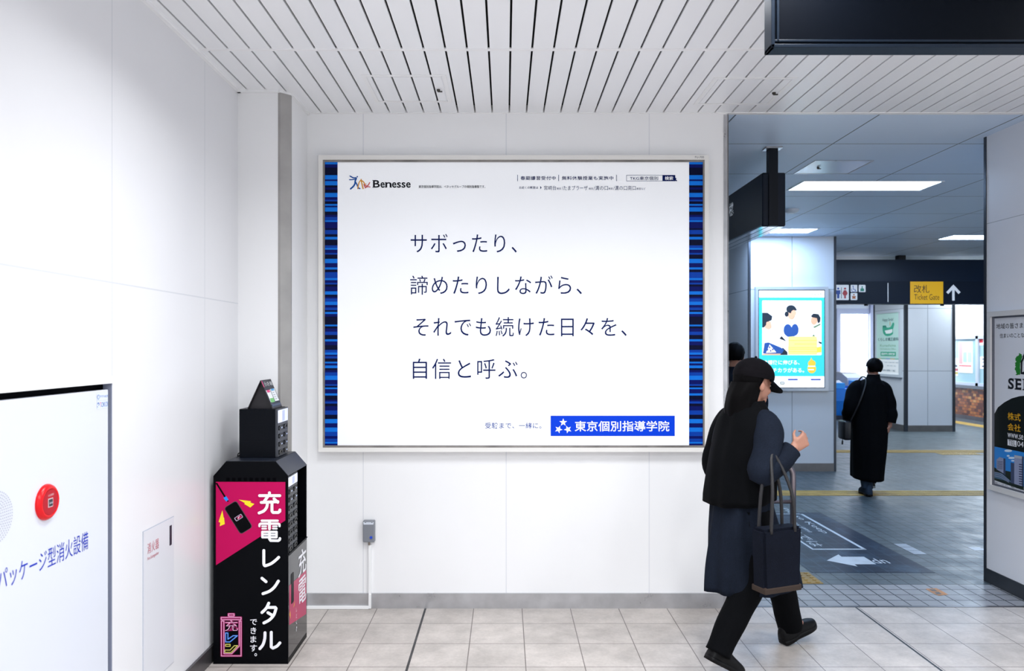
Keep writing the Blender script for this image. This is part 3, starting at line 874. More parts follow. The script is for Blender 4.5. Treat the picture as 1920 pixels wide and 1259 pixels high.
# charger racks
M_rack = mat('rack_grey', '#33373f', 0.4)
M_slot = mat('slot_black', '#07080b', 0.3)
M_scr = mat('rack_screen', '#c9cfe4', 0.2, emit=0.55, emit_col='#dfe4ff')
def rack(parent, X, ya, yb, za, zb, rows, screen_h, filled, group, label):
    M_ = facing_px(X)
    obj('rack_front', bx(X - 0.012, X, ya, yb, za, zb), M_rack, parent)
    bm = B()
    box(bm, X, X + 0.0015, ya + 0.004, yb - 0.004, zb - screen_h, zb - 0.006, 0)
    rect(bm, facing_px(X + 0.0016), ya + 0.008 + 0.004, ya + 0.008 + 0.026, zb - screen_h + 0.005, zb - 0.011, 0.0004, 1)
    rect(bm, facing_px(X + 0.0016), ya + 0.045, ya + 0.062, zb - screen_h + 0.005, zb - 0.011, 0.0004, 1)
    rect(bm, facing_px(X + 0.0016), ya + 0.075, ya + 0.120, zb - screen_h + 0.005, zb - 0.011, 0.0004, 2)
    obj('screen', bm, [M_scr, mat('screen_white', '#ffffff', 0.3, emit=0.8), mat('screen_violet', '#a9b2d8', 0.3, emit=0.4)], parent, label='small lit screen above the slots')
    pitch = (zb - screen_h - 0.006 - za) / rows
    cw = (yb - ya) / 2
    for r_ in range(rows):
        for c in range(2):
            cy = ya + cw * (c + 0.5); cz = zb - screen_h - 0.006 - pitch * (r_ + 0.5)
            w, h = cw * 0.33, pitch * 0.27
            bm = B()
            for a, b_, d, e_ in ((-w, w, h * 0.55, h), (-w, w, -h, -h * 0.55), (-w, -w * 0.7, -h, h), (w * 0.7, w, -h, h)):
                box(bm, X - 0.0002, X + 0.004, cy + a, cy + b_, cz + d, cz + e_)
            rect(bm, M_, cy - w * 0.7, cy + w * 0.7, cz - h * 0.6, cz + h * 0.6, 0.0006)
            obj('slot', bm, M_slot, parent)
            if (r_, c) in filled:
                bm = bx(X + 0.0008, X + 0.006, cy - w * 0.6, cy + w * 0.6, cz - h * 0.5, cz + h * 0.5, bev=0.001)
                rect(bm, facing_px(X + 0.006), cy + w * 0.02, cy + w * 0.5, cz - h * 0.3, cz + h * 0.3, 0.0004, 1)
                tag(obj('power_bank', bm, [mat('power_bank_black', '#23262d', 0.3), mat('power_bank_light', '#b6c6e8', 0.3, emit=0.3)]), label, 'power bank', group)
RK = KX1 - 0.004
obj('rack_body', bx(RX, RK - 0.012, KY0 + 0.009, 4.052, rz0 + 0.001, rz1), M_slot, ks)
rack(ks, RK, KY0 + 0.009, 4.052, rz0 + 0.002, rz1, 8, 0.052, {(0, 0), (0, 1), (1, 0), (1, 1)},
     'power banks in the tall kiosk', 'small black power bank in the top four slots of the tall black kiosk')
bm = B(); prism(bm, [(RX, rz0), (KX1 + 0.004, rz0 + 0.002), (KX1 + 0.004, rz0 + 0.008), (RX, rz0 + 0.004)], 'y', KY0 + 0.006, KY1 + 0.002)
obj('recess_lip', bm, M_kb, ks)
# print on the broad side
KM = front(KY0)
kf = fp(KY0)
def k4(p): return kf((395 + p[0] / 6.995, 890 + p[1] / 6.995))
def k5(p): return kf((395 + p[0] / 6.324, 1060 + p[1] / 6.324))
U = KY0 / F
M_pink = mat('magenta_print', '#bb0354', 0.35, spec=0.15)
M_kw = mat('white_print', '#f2f2f8', 0.4)
M_yel = mat('yellow_print', '#f2dc18', 0.4)
bm = B()
poly(bm, KM, [k4(p) for p in ((70, 98), (980, 100), (980, 605), (70, 1192))], 0.0008, 0)
stroke(bm, KM, [k4((76, 112)), k4((190, 296))], 22 / 6.995 * U, 0.0016, 1, cap=False)
poly(bm, KM, [k4(p) for p in ((212, 345), (226, 336), (240, 352), (224, 364))], 0.0016, 1)
poly(bm, KM, [k4(p) for p in ((168, 308), (204, 284), (236, 332), (204, 356))], 0.0017, 2)
def lerp2(a, b_, t): return (a[0] + (b_[0] - a[0]) * t, a[1] + (b_[1] - a[1]) * t)
def round_quad(pts, r):
    out = []
    n = len(pts)
    for i in range(n):
        p0, p1, p2 = pts[i - 1], pts[i], pts[(i + 1) % n]
        la = math.dist(p0, p1); lb = math.dist(p1, p2)
        a = lerp2(p1, p0, r / la); b_ = lerp2(p1, p2, r / lb)
        for k in range(6):
            t = k / 5
            out.append(tuple((1 - t) ** 2 * a[j] + 2 * t * (1 - t) * p1[j] + t * t * b_[j] for j in (0, 1)))
    return out
ph = ((172, 440), (336, 338), (556, 690), (394, 792))
poly(bm, KM, [k4(p) for p in round_quad(ph, 42)], 0.0016, 3)
ph2 = ((183, 442), (333, 349), (545, 688), (397, 781))
poly(bm, KM, [k4(p) for p in round_quad(ph2, 36)], 0.0022, 1)
poly(bm, KM, [k4(p) for p in round_quad(((308, 574), (400, 514), (430, 560), (340, 618)), 14)], 0.0028, 4)
poly(bm, KM, [k4(p) for p in round_quad(((322, 574), (398, 524), (420, 558), (344, 606)), 10)], 0.0033, 1)
poly(bm, KM, [k4(p) for p in ((345, 566), (398, 532), (415, 556), (362, 592))], 0.0038, 0)
stroke(bm, KM, [k4((384, 545)), k4((364, 562)), k4((376, 566)), k4((360, 584))], 5 / 6.995 * U, 0.0043, 5)
poly(bm, KM, [k4(p) for p in ((370, 332), (530, 352), (522, 370), (575, 388), (520, 435), (442, 388), (450, 376))], 0.0016, 6)
poly(bm, KM, [k4(p) for p in ((155, 472), (172, 570), (178, 568), (186, 652), (120, 680), (128, 634), (105, 622))], 0.0016, 6)
obj('charging_picture', bm, [M_pink, mat('print_black', '#050508', 0.35, spec=0.06), mat('plug_blue', '#0b86ee', 0.4), mat('phone_edge', '#4a3a46', 0.4), mat('battery_outline', '#b9a9c4', 0.4), M_kw, M_yel], ks, label='magenta panel with a phone, plug and yellow sparks')
W = 38 / 6.995 * U
KB = []
def newchar(): KB.append(B())
def s4(*pts, curve=False, w=W):
    P = [k4(p) for p in pts]
    if curve: P = smooth_path(P, 6)
    stroke(KB[-1], KM, P, w, 0.0048)
def s5(*pts, curve=False, w=35 / 6.324 * U):
    P = [k5(p) for p in pts]
    if curve: P = smooth_path(P, 6)
    stroke(KB[-1], KM, P, w, 0.0048)
# 充
newchar()
s4((775, 240), (775, 275)); s4((646, 277), (910, 277)); s4((752, 290), (700, 362)); s4((668, 366), (886, 356)); s4((835, 318), (884, 364))
s4((748, 378), (738, 430), (700, 478), (640, 504), curve=True); s4((808, 376), (808, 480), (822, 498), (890, 498), (910, 482), (911, 465))
# 電
w2_ = 30 / 6.995 * U
newchar()
s4((674, 606), (882, 606), w=w2_); s4((644, 676), (646, 654), (658, 645), (892, 645), (906, 654), (907, 676), w=w2_); s4((775, 610), (775, 712), w=36 / 6.995 * U)
for a, b_ in ((680, 732), (820, 872)):
    for yy in (679, 710): s4((a, yy), (b_, yy), w=22 / 6.995 * U)
s4((682, 752), (868, 752), (868, 822), (682, 822), (682, 752), w=w2_); s4((684, 787), (866, 787), w=24 / 6.995 * U)
s4((775, 752), (775, 845), (790, 866), (890, 868), (908, 856), (912, 838), w=34 / 6.995 * U)
# レンタル
newchar()
s4((701, 996), (701, 1170)); s4((701, 1170), (712, 1194), (735, 1192), (800, 1166), (858, 1122), (896, 1086), curve=True)
newchar(); s5((612, 155), (660, 195)); s5((624, 337), (700, 308), (760, 258), (806, 188), curve=True)
newchar(); s5((692, 450), (662, 510), (612, 560), curve=True); s5((668, 500), (770, 500), (779, 512)); s5((779, 512), (752, 590), (700, 648), (635, 684), curve=True); s5((682, 562), (738, 596))
newchar(); s5((648, 800), (645, 868), (624, 940), (587, 988), curve=True); s5((722, 795), (722, 968), (742, 982)); s5((742, 982), (790, 958), (824, 920), curve=True)
for b_ in KB: obj('rental_lettering', b_, M_kw, ks, label='large white rounded Japanese character')
bm = B()
def t5(s, x0, x1, y0, y1, bold=0.01, e=0.001, mi=0):
    a = k5((x0, y1)); b_ = k5((x1, y0))
    text(bm, KM, s, a[0], b_[0], a[1], b_[1], bold=bold, e=e, mi=mi)
for s, x0, x1, y0, y1 in (('で', 468, 550, 643, 712), ('き', 474, 542, 740, 818), ('ま', 472, 542, 842, 920), ('す', 468, 550, 945, 1026), ('。', 520, 550, 1046, 1082)):
    t5(s, x0, x1, y0, y1)
obj('small_lettering', bm, M_kw, ks)
bm = B()
def n5(pts, w, mi, e, closed=True): stroke(bm, KM, [k5(p) for p in pts], w / 6.324 * U, e, mi, closed)
rects = [[(128, 664), (128, 1078), (362, 1078), (362, 664), (340, 664), (340, 960), (250, 1052), (158, 1052), (158, 664)], [(126, 622), (362, 622), (362, 648), (126, 648)], [(212, 580), (278, 580), (278, 606), (212, 606)]]
for r_ in rects: n5(r_, 24, 0, 0.0008)
for r_ in rects: n5(r_, 7, 1, 0.0014)
t5('充', 168, 328, 650, 785, 0.05, 0.0018, 0); t5('充', 172, 324, 654, 781, -0.012, 0.0024, 1)
re_ = [(178, 806), (206, 806), (206, 880), (268, 838), (318, 838), (230, 912), (178, 912)]
n5(re_, 16, 2, 0.0014); n5(re_, 5, 3, 0.0020)
for nn in ([(178, 940), (232, 940), (232, 964), (178, 964)], [(170, 1008), (232, 1008), (282, 956), (322, 956), (245, 1036), (170, 1036)]):
    n5(nn, 14, 4, 0.0014); n5(nn, 5, 5, 0.0020)
obj('battery_mark', bm, [mat('neon_pink_print', '#a0125e', 0.4), mat('neon_pink_core', '#f3b8dc', 0.4), mat('neon_blue_print', '#0a54c4', 0.4), mat('neon_blue_core', '#8ccbf6', 0.4), mat('neon_yellow_print', '#8c8310', 0.4), mat('neon_yellow_core', '#f4f08c', 0.4)], ks, label='neon style battery mark in pink, blue and yellow')
# vent slots
bm = B()
for k in range(9):
    a = k4((205 + k * 76, 90)); b_ = k4((250 + k * 76, 45))
    rect(bm, KM, a[0], b_[0], a[1], b_[1], 0.0006)
obj('vent', bm, mat('vent_black', '#020204', 0.7, spec=0.03), ks)
# acrylic leaflet sheet on the narrow front
KS = facing_px(KX1)
ksp = sp(KX1)
obj('front_sheet', bx(KX1, KX1 + 0.0015, KY0 + 0.003, KY1 - 0.003, 0.03, rz0 - 0.004), mat('acrylic_sheet', '#1c1d21', 0.06, spec=0.8), ks)
bm = B()
poly(bm, KS, [ksp(p) for p in ((541.5, 1099), (573.5, 1069), (573.5, 1152), (541.5, 1173))], 0.0022, 0)
ca, cb = ksp((558.5, 1098)), ksp((573, 1046)); text(bm, KS, '充', ca[0], cb[0], 0.375, 0.515, bold=0.01, e=0.0028, mi=1)
text(bm, KS, '電', ca[0] + 0.004, cb[0], 0.222, 0.362, bold=0.006, e=0.0028, mi=1)
for i, s in enumerate('しとく?'):
    y_ = ksp((555, 1100))[0]
    text(bm, KS, s, y_ - 0.010, y_ + 0.010, 0.215 - i * 0.034, 0.238 - i * 0.034, e=0.0028, mi=1)
pa = ksp((545, 1100))[0]; pb = ksp((550, 1100))[0]
poly(bm, KS, rrect_pts(pa, pb, 0.285, 0.44, 0.008), 0.0028, 2)
poly(bm, KS, [(KY0 + 0.018, 0.245), (KY0 + 0.030, 0.262), (KY0 + 0.034, 0.215)], 0.0028, 3); poly(bm, KS, [(pb - 0.01, 0.255), (pb + 0.02, 0.285), (pb + 0.008, 0.262)], 0.0028, 3)
obj('front_lettering', bm, [mat('magenta_dull', '#b81c58', 0.35), M_kw, MATS['print_black'], M_yel], ks)

# small charger station standing on it
SX0, SX1, SY0, SY1, SZ0, SZ1 = -1.385, -1.184, 3.977, 4.162, zt + 0.002, 1.282
ss = thing('charger_station', 'small black eight-slot charger station standing on the kiosk', 'charger station', ((SX0 + SX1) / 2, (SY0 + SY1) / 2, SZ0))
bm = B()
box(bm, SX0, SX1 - 0.013, SY0, SY1, SZ0, SZ1, bev=0.003)
for z in (SZ0 + 0.085, SZ0 + 0.170): box(bm, SX0 + 0.006, SX1 - 0.02, SY0 - 0.0008, SY0 + 0.001, z, z + 0.0015)
obj('casing', bm, mat('station_black', '#060910', 0.4, spec=0.1), ss)
rack(ss, SX1, SY0 + 0.001, SY1 - 0.001, SZ0 + 0.004, SZ1 - 0.002, 4, 0.072, {(0, 0), (1, 0), (1, 1), (2, 0), (2, 1), (3, 1)},
     'power banks in the small station', 'small black power bank in a slot of the small station on the kiosk')
bm = B(); tube(bm, smooth_path([(SX0 + 0.03, SY0 + 0.05, SZ0 + 0.012), (SX0 - 0.012, SY0 + 0.045, SZ0 + 0.02), (SX0 - 0.022, SY0 + 0.04, SZ0 + 0.004), (SX0 - 0.02, SY0 + 0.10, SZ0 + 0.003)], 6), 0.003, 8)
obj('power_cord', bm, mat('cord_black', '#0b0b0e', 0.5), ss)
# tent card on top
t0, t1 = SY0 + 0.01, SY1 - 0.004
apx, apz = -1.277, 1.431
tc = thing('tent_card', 'black tent-shaped price card standing on the small charger station', 'display card', (apx, (t0 + t1) / 2, SZ1))
bl, br = -1.346, -1.214
bm = B()
prism(bm, [(bl, SZ1), (bl + 0.004, SZ1), (apx, apz - 0.006), (br - 0.004, SZ1), (br, SZ1), (apx + 0.001, apz), (apx - 0.001, apz)], 'y', t0, t1)
prism(bm, [(bl + 0.004, SZ1), (br - 0.004, SZ1), (apx, apz - 0.008)], 'y', t0 + 0.02, t0 + 0.023)
obj('card_body', bm, mat('card_black', '#141016', 0.5), tc)
sl = Vector((br - apx, 0, SZ1 - apz)); L = sl.length; sl.normalize(); nr = Vector((-sl.z, 0, sl.x))
if nr.x < 0: nr = -nr
TM = lambda u, v, e=0.0: Vector((apx, t0 + u, apz)) + sl * v + nr * (e + 0.0008)
Wd = t1 - t0
bm = B()
rect(bm, TM, 0.003, Wd - 0.003, 0.003, L - 0.004, 0.0003, 0)
rect(bm, TM, 0.003, 0.014, 0.004, 0.040, 0.0008, 1)
def tt(s, u0, u1, v0, v1, mi): text(bm, (lambda u, v, e=0.0: TM(u, -v, e)), s, u0, u1, -v1, -v0, e=0.0016, mi=mi, bold=0.006)
tt('使い方', 0.03, 0.105, 0.012, 0.036, 2); tt('料金', 0.12, 0.158, 0.012, 0.036, 2)
rect(bm, TM, 0.012, 0.082, 0.058, 0.125, 0.0008, 2); rect(bm, TM, 0.090, Wd - 0.010, 0.055, 0.125, 0.0008, 2)
rect(bm, TM, 0.022, 0.072, 0.058, 0.072, 0.0013, 1); rect(bm, TM, 0.098, 0.150, 0.055, 0.066, 0.0013, 3)
rect(bm, TM, 0.018, 0.080, 0.105, 0.128, 0.0013, 4)
for k in range(4): rect(bm, TM, 0.100, 0.130 + 0.008 * (k % 2), 0.076 + k * 0.012, 0.079 + k * 0.012, 0.0013, 5)
rect(bm, TM, 0.01, Wd - 0.01, 0.138, 0.150, 0.0013, 6)
obj('card_print', bm, [mat('card_face', '#20242c', 0.25), mat('card_pink', '#e03a7c', 0.4), mat('card_white', '#eef0f4', 0.35), mat('card_blue', '#4aa4e0', 0.4), mat('card_green', '#6fbf6a', 0.4), mat('card_grey', '#8d929c', 0.4), mat('card_navy', '#3a4a64', 0.3)], tc)

# ================================================================ THINGS OF THE CORRIDOR
# ---- recessed ceiling lights -----------------------------------------
M_dif = mat('light_diffuser', '#ffffff', 0.4, emit=40.0, emit_col='#b2d3fc')
def ceiling_light(label, x0, x1, y0, y1, group='recessed fluorescent lights in the corridor ceiling'):
    r = thing('ceiling_light', label, 'ceiling light', ((x0 + x1) / 2, (y0 + y1) / 2, CEIL), group)
    bm = B(); w = 0.018; z0, z1 = CEIL - 0.006, CEIL - 0.0003
    for a, b_, c, d in ((x0, x1, y0, y0 + w), (x0, x1, y1 - w, y1), (x0, x0 + w, y0 + w, y1 - w), (x1 - w, x1, y0 + w, y1 - w)): box(bm, a, b_, c, d, z0, z1)
    obj('light_frame', bm, M_wmetal, r)
    obj('diffuser', bx(x0 + w, x1 - w, y0 + w, y1 - w, z0 + 0.001, z1), M_dif, r)
ceiling_light('long glowing ceiling light panel nearest the camera, right of the hanging station sign', 2.575, 3.80, 6.60, 6.99)
ceiling_light('glowing ceiling light panel above the pillar with the glowing poster, partly behind the hanging sign', 2.575, 3.80, 9.22, 9.58)
ceiling_light('glowing ceiling light panel cut off by the near right pillar', 5.73, 6.95, 9.76, 10.15)
hatch('square metal-rimmed ceiling hatch in front of the long light panel in the corridor', 2.39, 2.845, 5.885, 6.33, 2.50, 6.10, slatted=False)
# unseen lamps added to brighten the corridor, hidden by the signs and pillars
for x, y, p in ((6.4, 13.6, 60), (9.2, 14.5, 150), (9.3, 17.5, 120), (5.0, 16.5, 60), (0.2, 8.0, 10)):
    area(x, y, CEIL - 0.03, 1.2, 0.35, p, (0.80, 0.91, 1.0))
# round detector
bm = B()
X, Y = 2.99, 7.97
tube(bm, [(X, Y, CEIL), (X, Y, CEIL - 0.012), (X, Y, CEIL - 0.03), (X, Y, CEIL - 0.042)], [0.075, 0.075, 0.06, 0.03], 28)
tag(obj('smoke_detector', bm, mat('detector_white', '#e8ecf2', 0.4), smooth=False), 'round white detector on the corridor ceiling beside the hanging station sign', 'smoke detector')

# ---- hanging station sign -----------------------------------------------
X0, X1, Y0, Y1, Z0, Z1 = 1.855, 2.020, 5.50, 7.70, 2.478, 2.862
st_ = thing('station_sign', 'dark navy station sign hanging lengthwise just right of the billboard wall', 'sign', ((X0 + X1) / 2, (Y0 + Y1) / 2, Z0))
obj('sign_box', bx(X0, X1, Y0 + 0.012, Y1, Z0 + 0.012, Z1), M_navy, st_)
bm = B(); box(bm, X0 - 0.002, X1 + 0.002, Y0, Y0 + 0.03, Z0, Z1 + 0.004, bev=0.012, seg=3); obj('end_cap', bm, mat('sign_end_cap', '#0d1726', 0.35, spec=0.25), st_)
bm = B()
box(bm, 1.897, 1.962, Y0 - 0.012, Y0 + 0.045, Z0 + 0.002, CEIL - 0.008)
obj('hanger', bm, mat('hanger_black', '#080e18', 0.4, spec=0.25), st_)
bm = B(); box(bm, 1.872, 1.99, Y0 - 0.03, Y0 + 0.06, CEIL - 0.012, CEIL - 0.0005); obj('ceiling_plate', bm, M_steel, st_)
obj('hanger', bx(1.897, 1.962, 7.4, 7.46, Z1, CEIL), MATS['hanger_black'], st_)
bm = B()
for a, b_ in ((X0, X0 + 0.045), (X0 + 0.052, X1 - 0.052), (X1 - 0.045, X1)): box(bm, a, b_, Y0 + 0.03, Y1, Z0 + 0.001, Z0 + 0.012)
obj('underside', bm, mat('sign_underside', '#aebcc8', 0.12, 0.6), st_)
MS = facing_nx(X0)
bm = B(); yy = 1.855 * F / (1375.5 - CX)
for i, s in enumerate('機売券'):
    text(bm, MS, s, -(yy + 0.115 + 0.155 * i), -(yy + 0.155 * i), HC + (CY - 402.5) * yy / F, HC + (CY - 378) * yy / F, bold=0.01)
obj('sign_lettering', bm, mat('sign_white', '#cfd6de', 0.4, emit=0.25), st_)

# ---- ticket gate sign across the corridor ----------------------------------
TY = 11.85
tf = fp(TY)
z_b = vf(570.5, TY); z_m = vf(528, TY); z_t = vf(487, TY)
x_l, x_r = 3.6, 10.2
tg = thing('ticket_gate_sign', 'wide dark navy overhead sign with yellow ticket gate panel and white arrow', 'sign', (6.8, TY + 0.1, z_b))
obj('sign_board', bx(x_l, x_r, TY, TY + 0.22, z_b, z_m), M_navy, tg)
obj('sign_housing', bx(x_l, x_r, TY + 0.015, TY + 0.205, z_m, z_t), mat('sign_housing', '#0a2036', 0.3, spec=0.22), tg)
for x in (uf(1695, TY), 9.4):
    obj('hanger', bx(x - 0.055, x + 0.055, TY + 0.05, TY + 0.16, z_t, CEIL), MATS['hanger_black'], tg)
MT = front(TY)
M_ty = mat('sign_yellow', '#efb30a', 0.4, emit=0.30)
M_tw = mat('sign_lit_white', '#e6ebf0', 0.4, emit=0.30)
M_tk = mat('sign_black', '#14181c', 0.4)
a, b_ = tf((1706.5, 570.3)), tf((1768.5, 528.3))
yp = obj('yellow_panel', rect(B(), MT, a[0], b_[0], a[1] + 0.004, b_[1], 0.0012), M_ty, tg)
bm = B()
def tx(bm, s, x0, x1, y0, y1, **k): text(bm, MT, s, uf(x0, TY), uf(x1, TY), vf(y1, TY), vf(y0, TY), **k)
tx(bm, '改札', 1713.5, 1742.5, 534.5, 549.5, bold=0.0, e=0.0024)
obj('panel_lettering', bm, M_tk, yp)
bm = B(); tx(bm, 'Ticket Gate', 1714, 1761, 552, 562.5, bold=-0.005, e=0.0024)
obj('panel_lettering', bm, M_tk, yp)
bm = B()
stroke(bm, MT, [tf((1787.5, 540)), tf((1787.5, 564))], 4.6 * TY / F, 0.0012, cap=False)
stroke(bm, MT, [tf((1776, 550)), tf((1787.5, 537.5)), tf((1799, 550))], 5.2 * TY / F, 0.0014, cap=False)
poly(bm, MT, [tf(p) for p in ((1787.5, 534), (1790, 537), (1785, 537))], 0.0016)
obj('arrow', bm, M_tw, tg, label='white upward arrow')
bm = B(); rect(bm, MT, uf(1664.2, TY), uf(1665.6, TY), vf(566.5, TY), vf(531, TY)); obj('divider_line', bm, M_tw, tg)
M_pic = [M_tw, mat('pictogram_blue', '#1f4aa0', 0.4, emit=0.15), mat('pictogram_red', '#b8323c', 0.4, emit=0.15), M_tk, mat('pictogram_green', '#1f8a70', 0.4, emit=0.15), mat('pictogram_brown', '#b8642c', 0.4, emit=0.15)]
def tile(x0, x1, y0, y1, draw):
    bm = B()
    a = tf((x0, y1)); b_ = tf((x1, y0))
    poly(bm, MT, rrect_pts(a[0], b_[0], a[1], b_[1], 0.012), 0.0012, 0)
    draw(bm)
    obj('pictogram', bm, M_pic, tg)
def PT(*p): return [tf(t) for t in p]
k_ = TY / F
def d_toilet(bm):
    disc(bm, MT, *tf((1571.5, 541.5)), 2.0 * k_, 0.0024, 1); poly(bm, MT, PT((1567.5, 544.5), (1575.5, 544.5), (1575.5, 552), (1573.8, 552), (1573.6, 560), (1569.4, 560), (1569.2, 552), (1567.5, 552)), 0.0024, 1)
    rect(bm, MT, uf(1577, TY), uf(1578, TY), vf(560, TY), vf(539, TY), 0.0024, 3)
    disc(bm, MT, *tf((1584.3, 541.5)), 2.0 * k_, 0.0024, 2); poly(bm, MT, PT((1582.2, 544.5), (1586.4, 544.5), (1589.6, 551), (1587.8, 551.8), (1588.4, 554), (1586, 554), (1586, 560), (1582.6, 560), (1582.6, 554), (1580.2, 554), (1580.8, 551.8), (1579, 551)), 0.0024, 2)
tile(1561, 1591.5, 534.5, 563, d_toilet)
def d_wheel(bm):
    pts = [(1600 + 3.4 * math.cos(t), 544 - 3.4 * math.sin(t) * -1) for t in [math.radians(v) for v in range(-20, 221, 20)]]
    stroke(bm, MT, PT(*pts), 0.9 * k_, 0.0024, 1); stroke(bm, MT, PT((1599.5, 538.5), (1600, 543), (1603.2, 543), (1604.6, 547)), 1.2 * k_, 0.0024, 1); disc(bm, MT, *tf((1599.3, 537)), 1.1 * k_, 0.0024, 1)
tile(1594.8, 1607.4, 534.5, 548, d_wheel)
def d_ost(bm):
    poly(bm, MT, PT((1613, 541.5), (1620, 541.5), (1620, 546.5), (1613, 546.5)), 0.0024, 4); disc(bm, MT, *tf((1616.5, 538.3)), 1.4 * k_, 0.0024, 4); poly(bm, MT, PT((1615, 540), (1618, 540), (1618, 541.5), (1615, 541.5)), 0.0025, 4)
tile(1610, 1622.8, 534.5, 548, d_ost)
def d_baby(bm):
    disc(bm, MT, *tf((1601, 553)), 1.5 * k_, 0.0024, 5); poly(bm, MT, PT((1597, 555.5), (1605, 555.5), (1603.6, 559), (1605, 561), (1601, 560.3), (1597, 561), (1598.4, 559)), 0.0024, 5)
tile(1594.8, 1607.4, 549.8, 563, d_baby)
for px in (1628.5, 1772):
    bm = B(); cyl(bm, (uf(px, TY), TY + 0.08, z_b - 0.012), 'z', 0.028, 0.024, 14); obj('foot_stud', bm, MATS['hanger_black'], tg)

# ---- glowing poster on the first pillar --------------------------------------
PY = 9.9
pf = fp(PY - 0.05)
U0, V1 = pf((1417, 538)); U1, V0 = pf((1553.5, 733.5))
lb = thing('lightbox_poster', 'glowing turquoise after-school poster box on the grey pillar', 'lightbox', ((U0 + U1) / 2, PY, V0))
i0, j1 = pf((1422, 543.5)); i1, j0 = pf((1547, 728.5))
bm = B()
for x0, x1, z0, z1 in ((U0, U1, j1, V1), (U0, U1, V0, j0), (U0, i0, j0, j1), (i1, U1, j0, j1)): box(bm, x0, x1, PY - 0.05, PY - 0.0005, z0, z1)
obj('frame', bm, mat('lightbox_frame', '#c9ced4', 0.35, 0.4), lb)
p0, q1 = pf((1423.5, 545)); p1, q0 = pf((1546, 727))
bm = B()
for x0, x1, z0, z1 in ((i0, i1, q1, j1), (i0, i1, j0, q0), (i0, p0, q0, q1), (p1, i1, q0, q1)): box(bm, x0, x1, PY - 0.046, PY - 0.02, z0, z1)
obj('inner_frame', bm, mat('lightbox_inner', '#3c444c', 0.3, 0.6), lb)
LPY = PY - 0.042
ML = front(LPY)
def L(p): return (uf(1400 + p[0] / 5.244, LPY), vf(520 + p[1] / 5.244, LPY))
def lm(name, hx, e=0.9): return mat('lit_' + name, hx, 0.4, emit=e)
M_lw = lm('white', '#f7fbff', 1.1)
obj('poster_panel', bx(p0, p1, LPY, LPY + 0.02, q0, q1), M_lw, lb)
def LP(bm, pts, mi=0, e=0.0015): poly(bm, ML, [L(p) for p in pts], e, mi)
def LR(bm, x0, x1, y0, y1, mi=0, e=0.0015): LP(bm, ((x0, y1), (x1, y1), (x1, y0), (x0, y0)), mi, e)
def LE(bm, x, y, rx, ry, mi=0, e=0.0025):
    c = L((x, y)); disc(bm, ML, c[0], c[1], rx / 5.244 * LPY / F, e, mi, 24, ry / 5.244 * LPY / F)
bm = B(); LR(bm, 121, 768, 200, 975, 0, 0.0008)
poly(bm, ML, rrect_pts(*[v for pr in zip(L((152, 768)), L((736, 230))) for v in pr], 0.012), 0.0014, 1)
obj('poster_ground', bm, [lm('turquoise', '#35cfd2', 0.85), M_lw], lb)
bm = B()
# seated woman, boy at the left, child at the right, blocks in front
LE(bm, 440, 375, 36, 44, 1, 0.0024); LE(bm, 436, 315, 48, 40, 0, 0.0030); LE(bm, 392, 364, 20, 26, 0, 0.0030); LE(bm, 462, 352, 26, 28, 1, 0.0034)
LP(bm, ((480, 300), (494, 322), (488, 330), (470, 318)), 0, 0.0037)
LE(bm, 404, 522, 42, 60, 2, 0.0024); LE(bm, 474, 518, 36, 58, 2, 0.0026); LP(bm, ((366, 540), (508, 540), (470, 582), (400, 588)), 2, 0.0028)
LP(bm, ((152, 350), (205, 350), (252, 384), (245, 425), (215, 435), (190, 470), (170, 496), (152, 496)), 0, 0.0030)
LP(bm, ((182, 470), (212, 430), (238, 440), (247, 500), (215, 518), (176, 500)), 1, 0.0026); LE(bm, 203, 462, 12, 24, 1, 0.0034)
LP(bm, ((630, 384), (655, 358), (705, 364), (726, 400), (721, 442), (700, 458), (690, 404), (640, 394)), 0, 0.0030); LE(bm, 662, 428, 34, 42, 1, 0.0024)
LP(bm, ((648, 492), (722, 455), (728, 468), (668, 500)), 5, 0.0030)
LP(bm, ((175, 648), (215, 642), (330, 690), (368, 715), (345, 752), (160, 752)), 2, 0.0026); LP(bm, ((190, 745), (225, 662), (290, 740)), 4, 0.0030)
for q_ in ((205, 715), (225, 690), (235, 725), (255, 712)): LE(bm, q_[0], q_[1], 8, 9, 6, 0.0034)
LP(bm, ((342, 578), (320, 606), (392, 634)), 0, 0.0026); LP(bm, ((352, 690), (400, 736), (402, 766), (330, 766)), 0, 0.0024)
LP(bm, ((150, 758), (330, 735), (335, 768), (150, 768)), 1, 0.0022)
LP(bm, ((640, 582), (660, 562), (672, 584)), 5, 0.0026); LP(bm, ((700, 630), (735, 640), (735, 660), (712, 650)), 0, 0.0026)
LR(bm, 408, 692, 584, 764, 3, 0.0022)
for i, (x0, x1, y) in enumerate(((410, 690, 620), (470, 690, 655), (400, 700, 690), (380, 730, 706), (410, 690, 730))): LR(bm, x0, x1, y, y + 5, 7, 0.0028)
LP(bm, ((690, 690), (735, 680), (735, 740), (690, 745)), 7, 0.0025)
obj('poster_picture', bm, [lm('dark_hair', '#22303e', 0.25), lm('skin', '#f2bd98', 0.6), lm('denim', '#2a5aa8', 0.45), lm('pale_yellow', '#f6e88a', 0.85), lm('pale_shirt', '#eef0fa', 1.0), lm('leaf', '#6f8f6a', 0.5), lm('violet', '#4a4a90', 0.5), lm('yellow', '#f3dc50', 0.9)], lb, label='picture of a woman and two children with yellow blocks')
M_pl = [M_lw, lm('blue_line', '#3f5cc4', 0.5), lm('teal_line', '#1c5a64', 0.3), lm('gold', '#f0c63c', 0.8)]
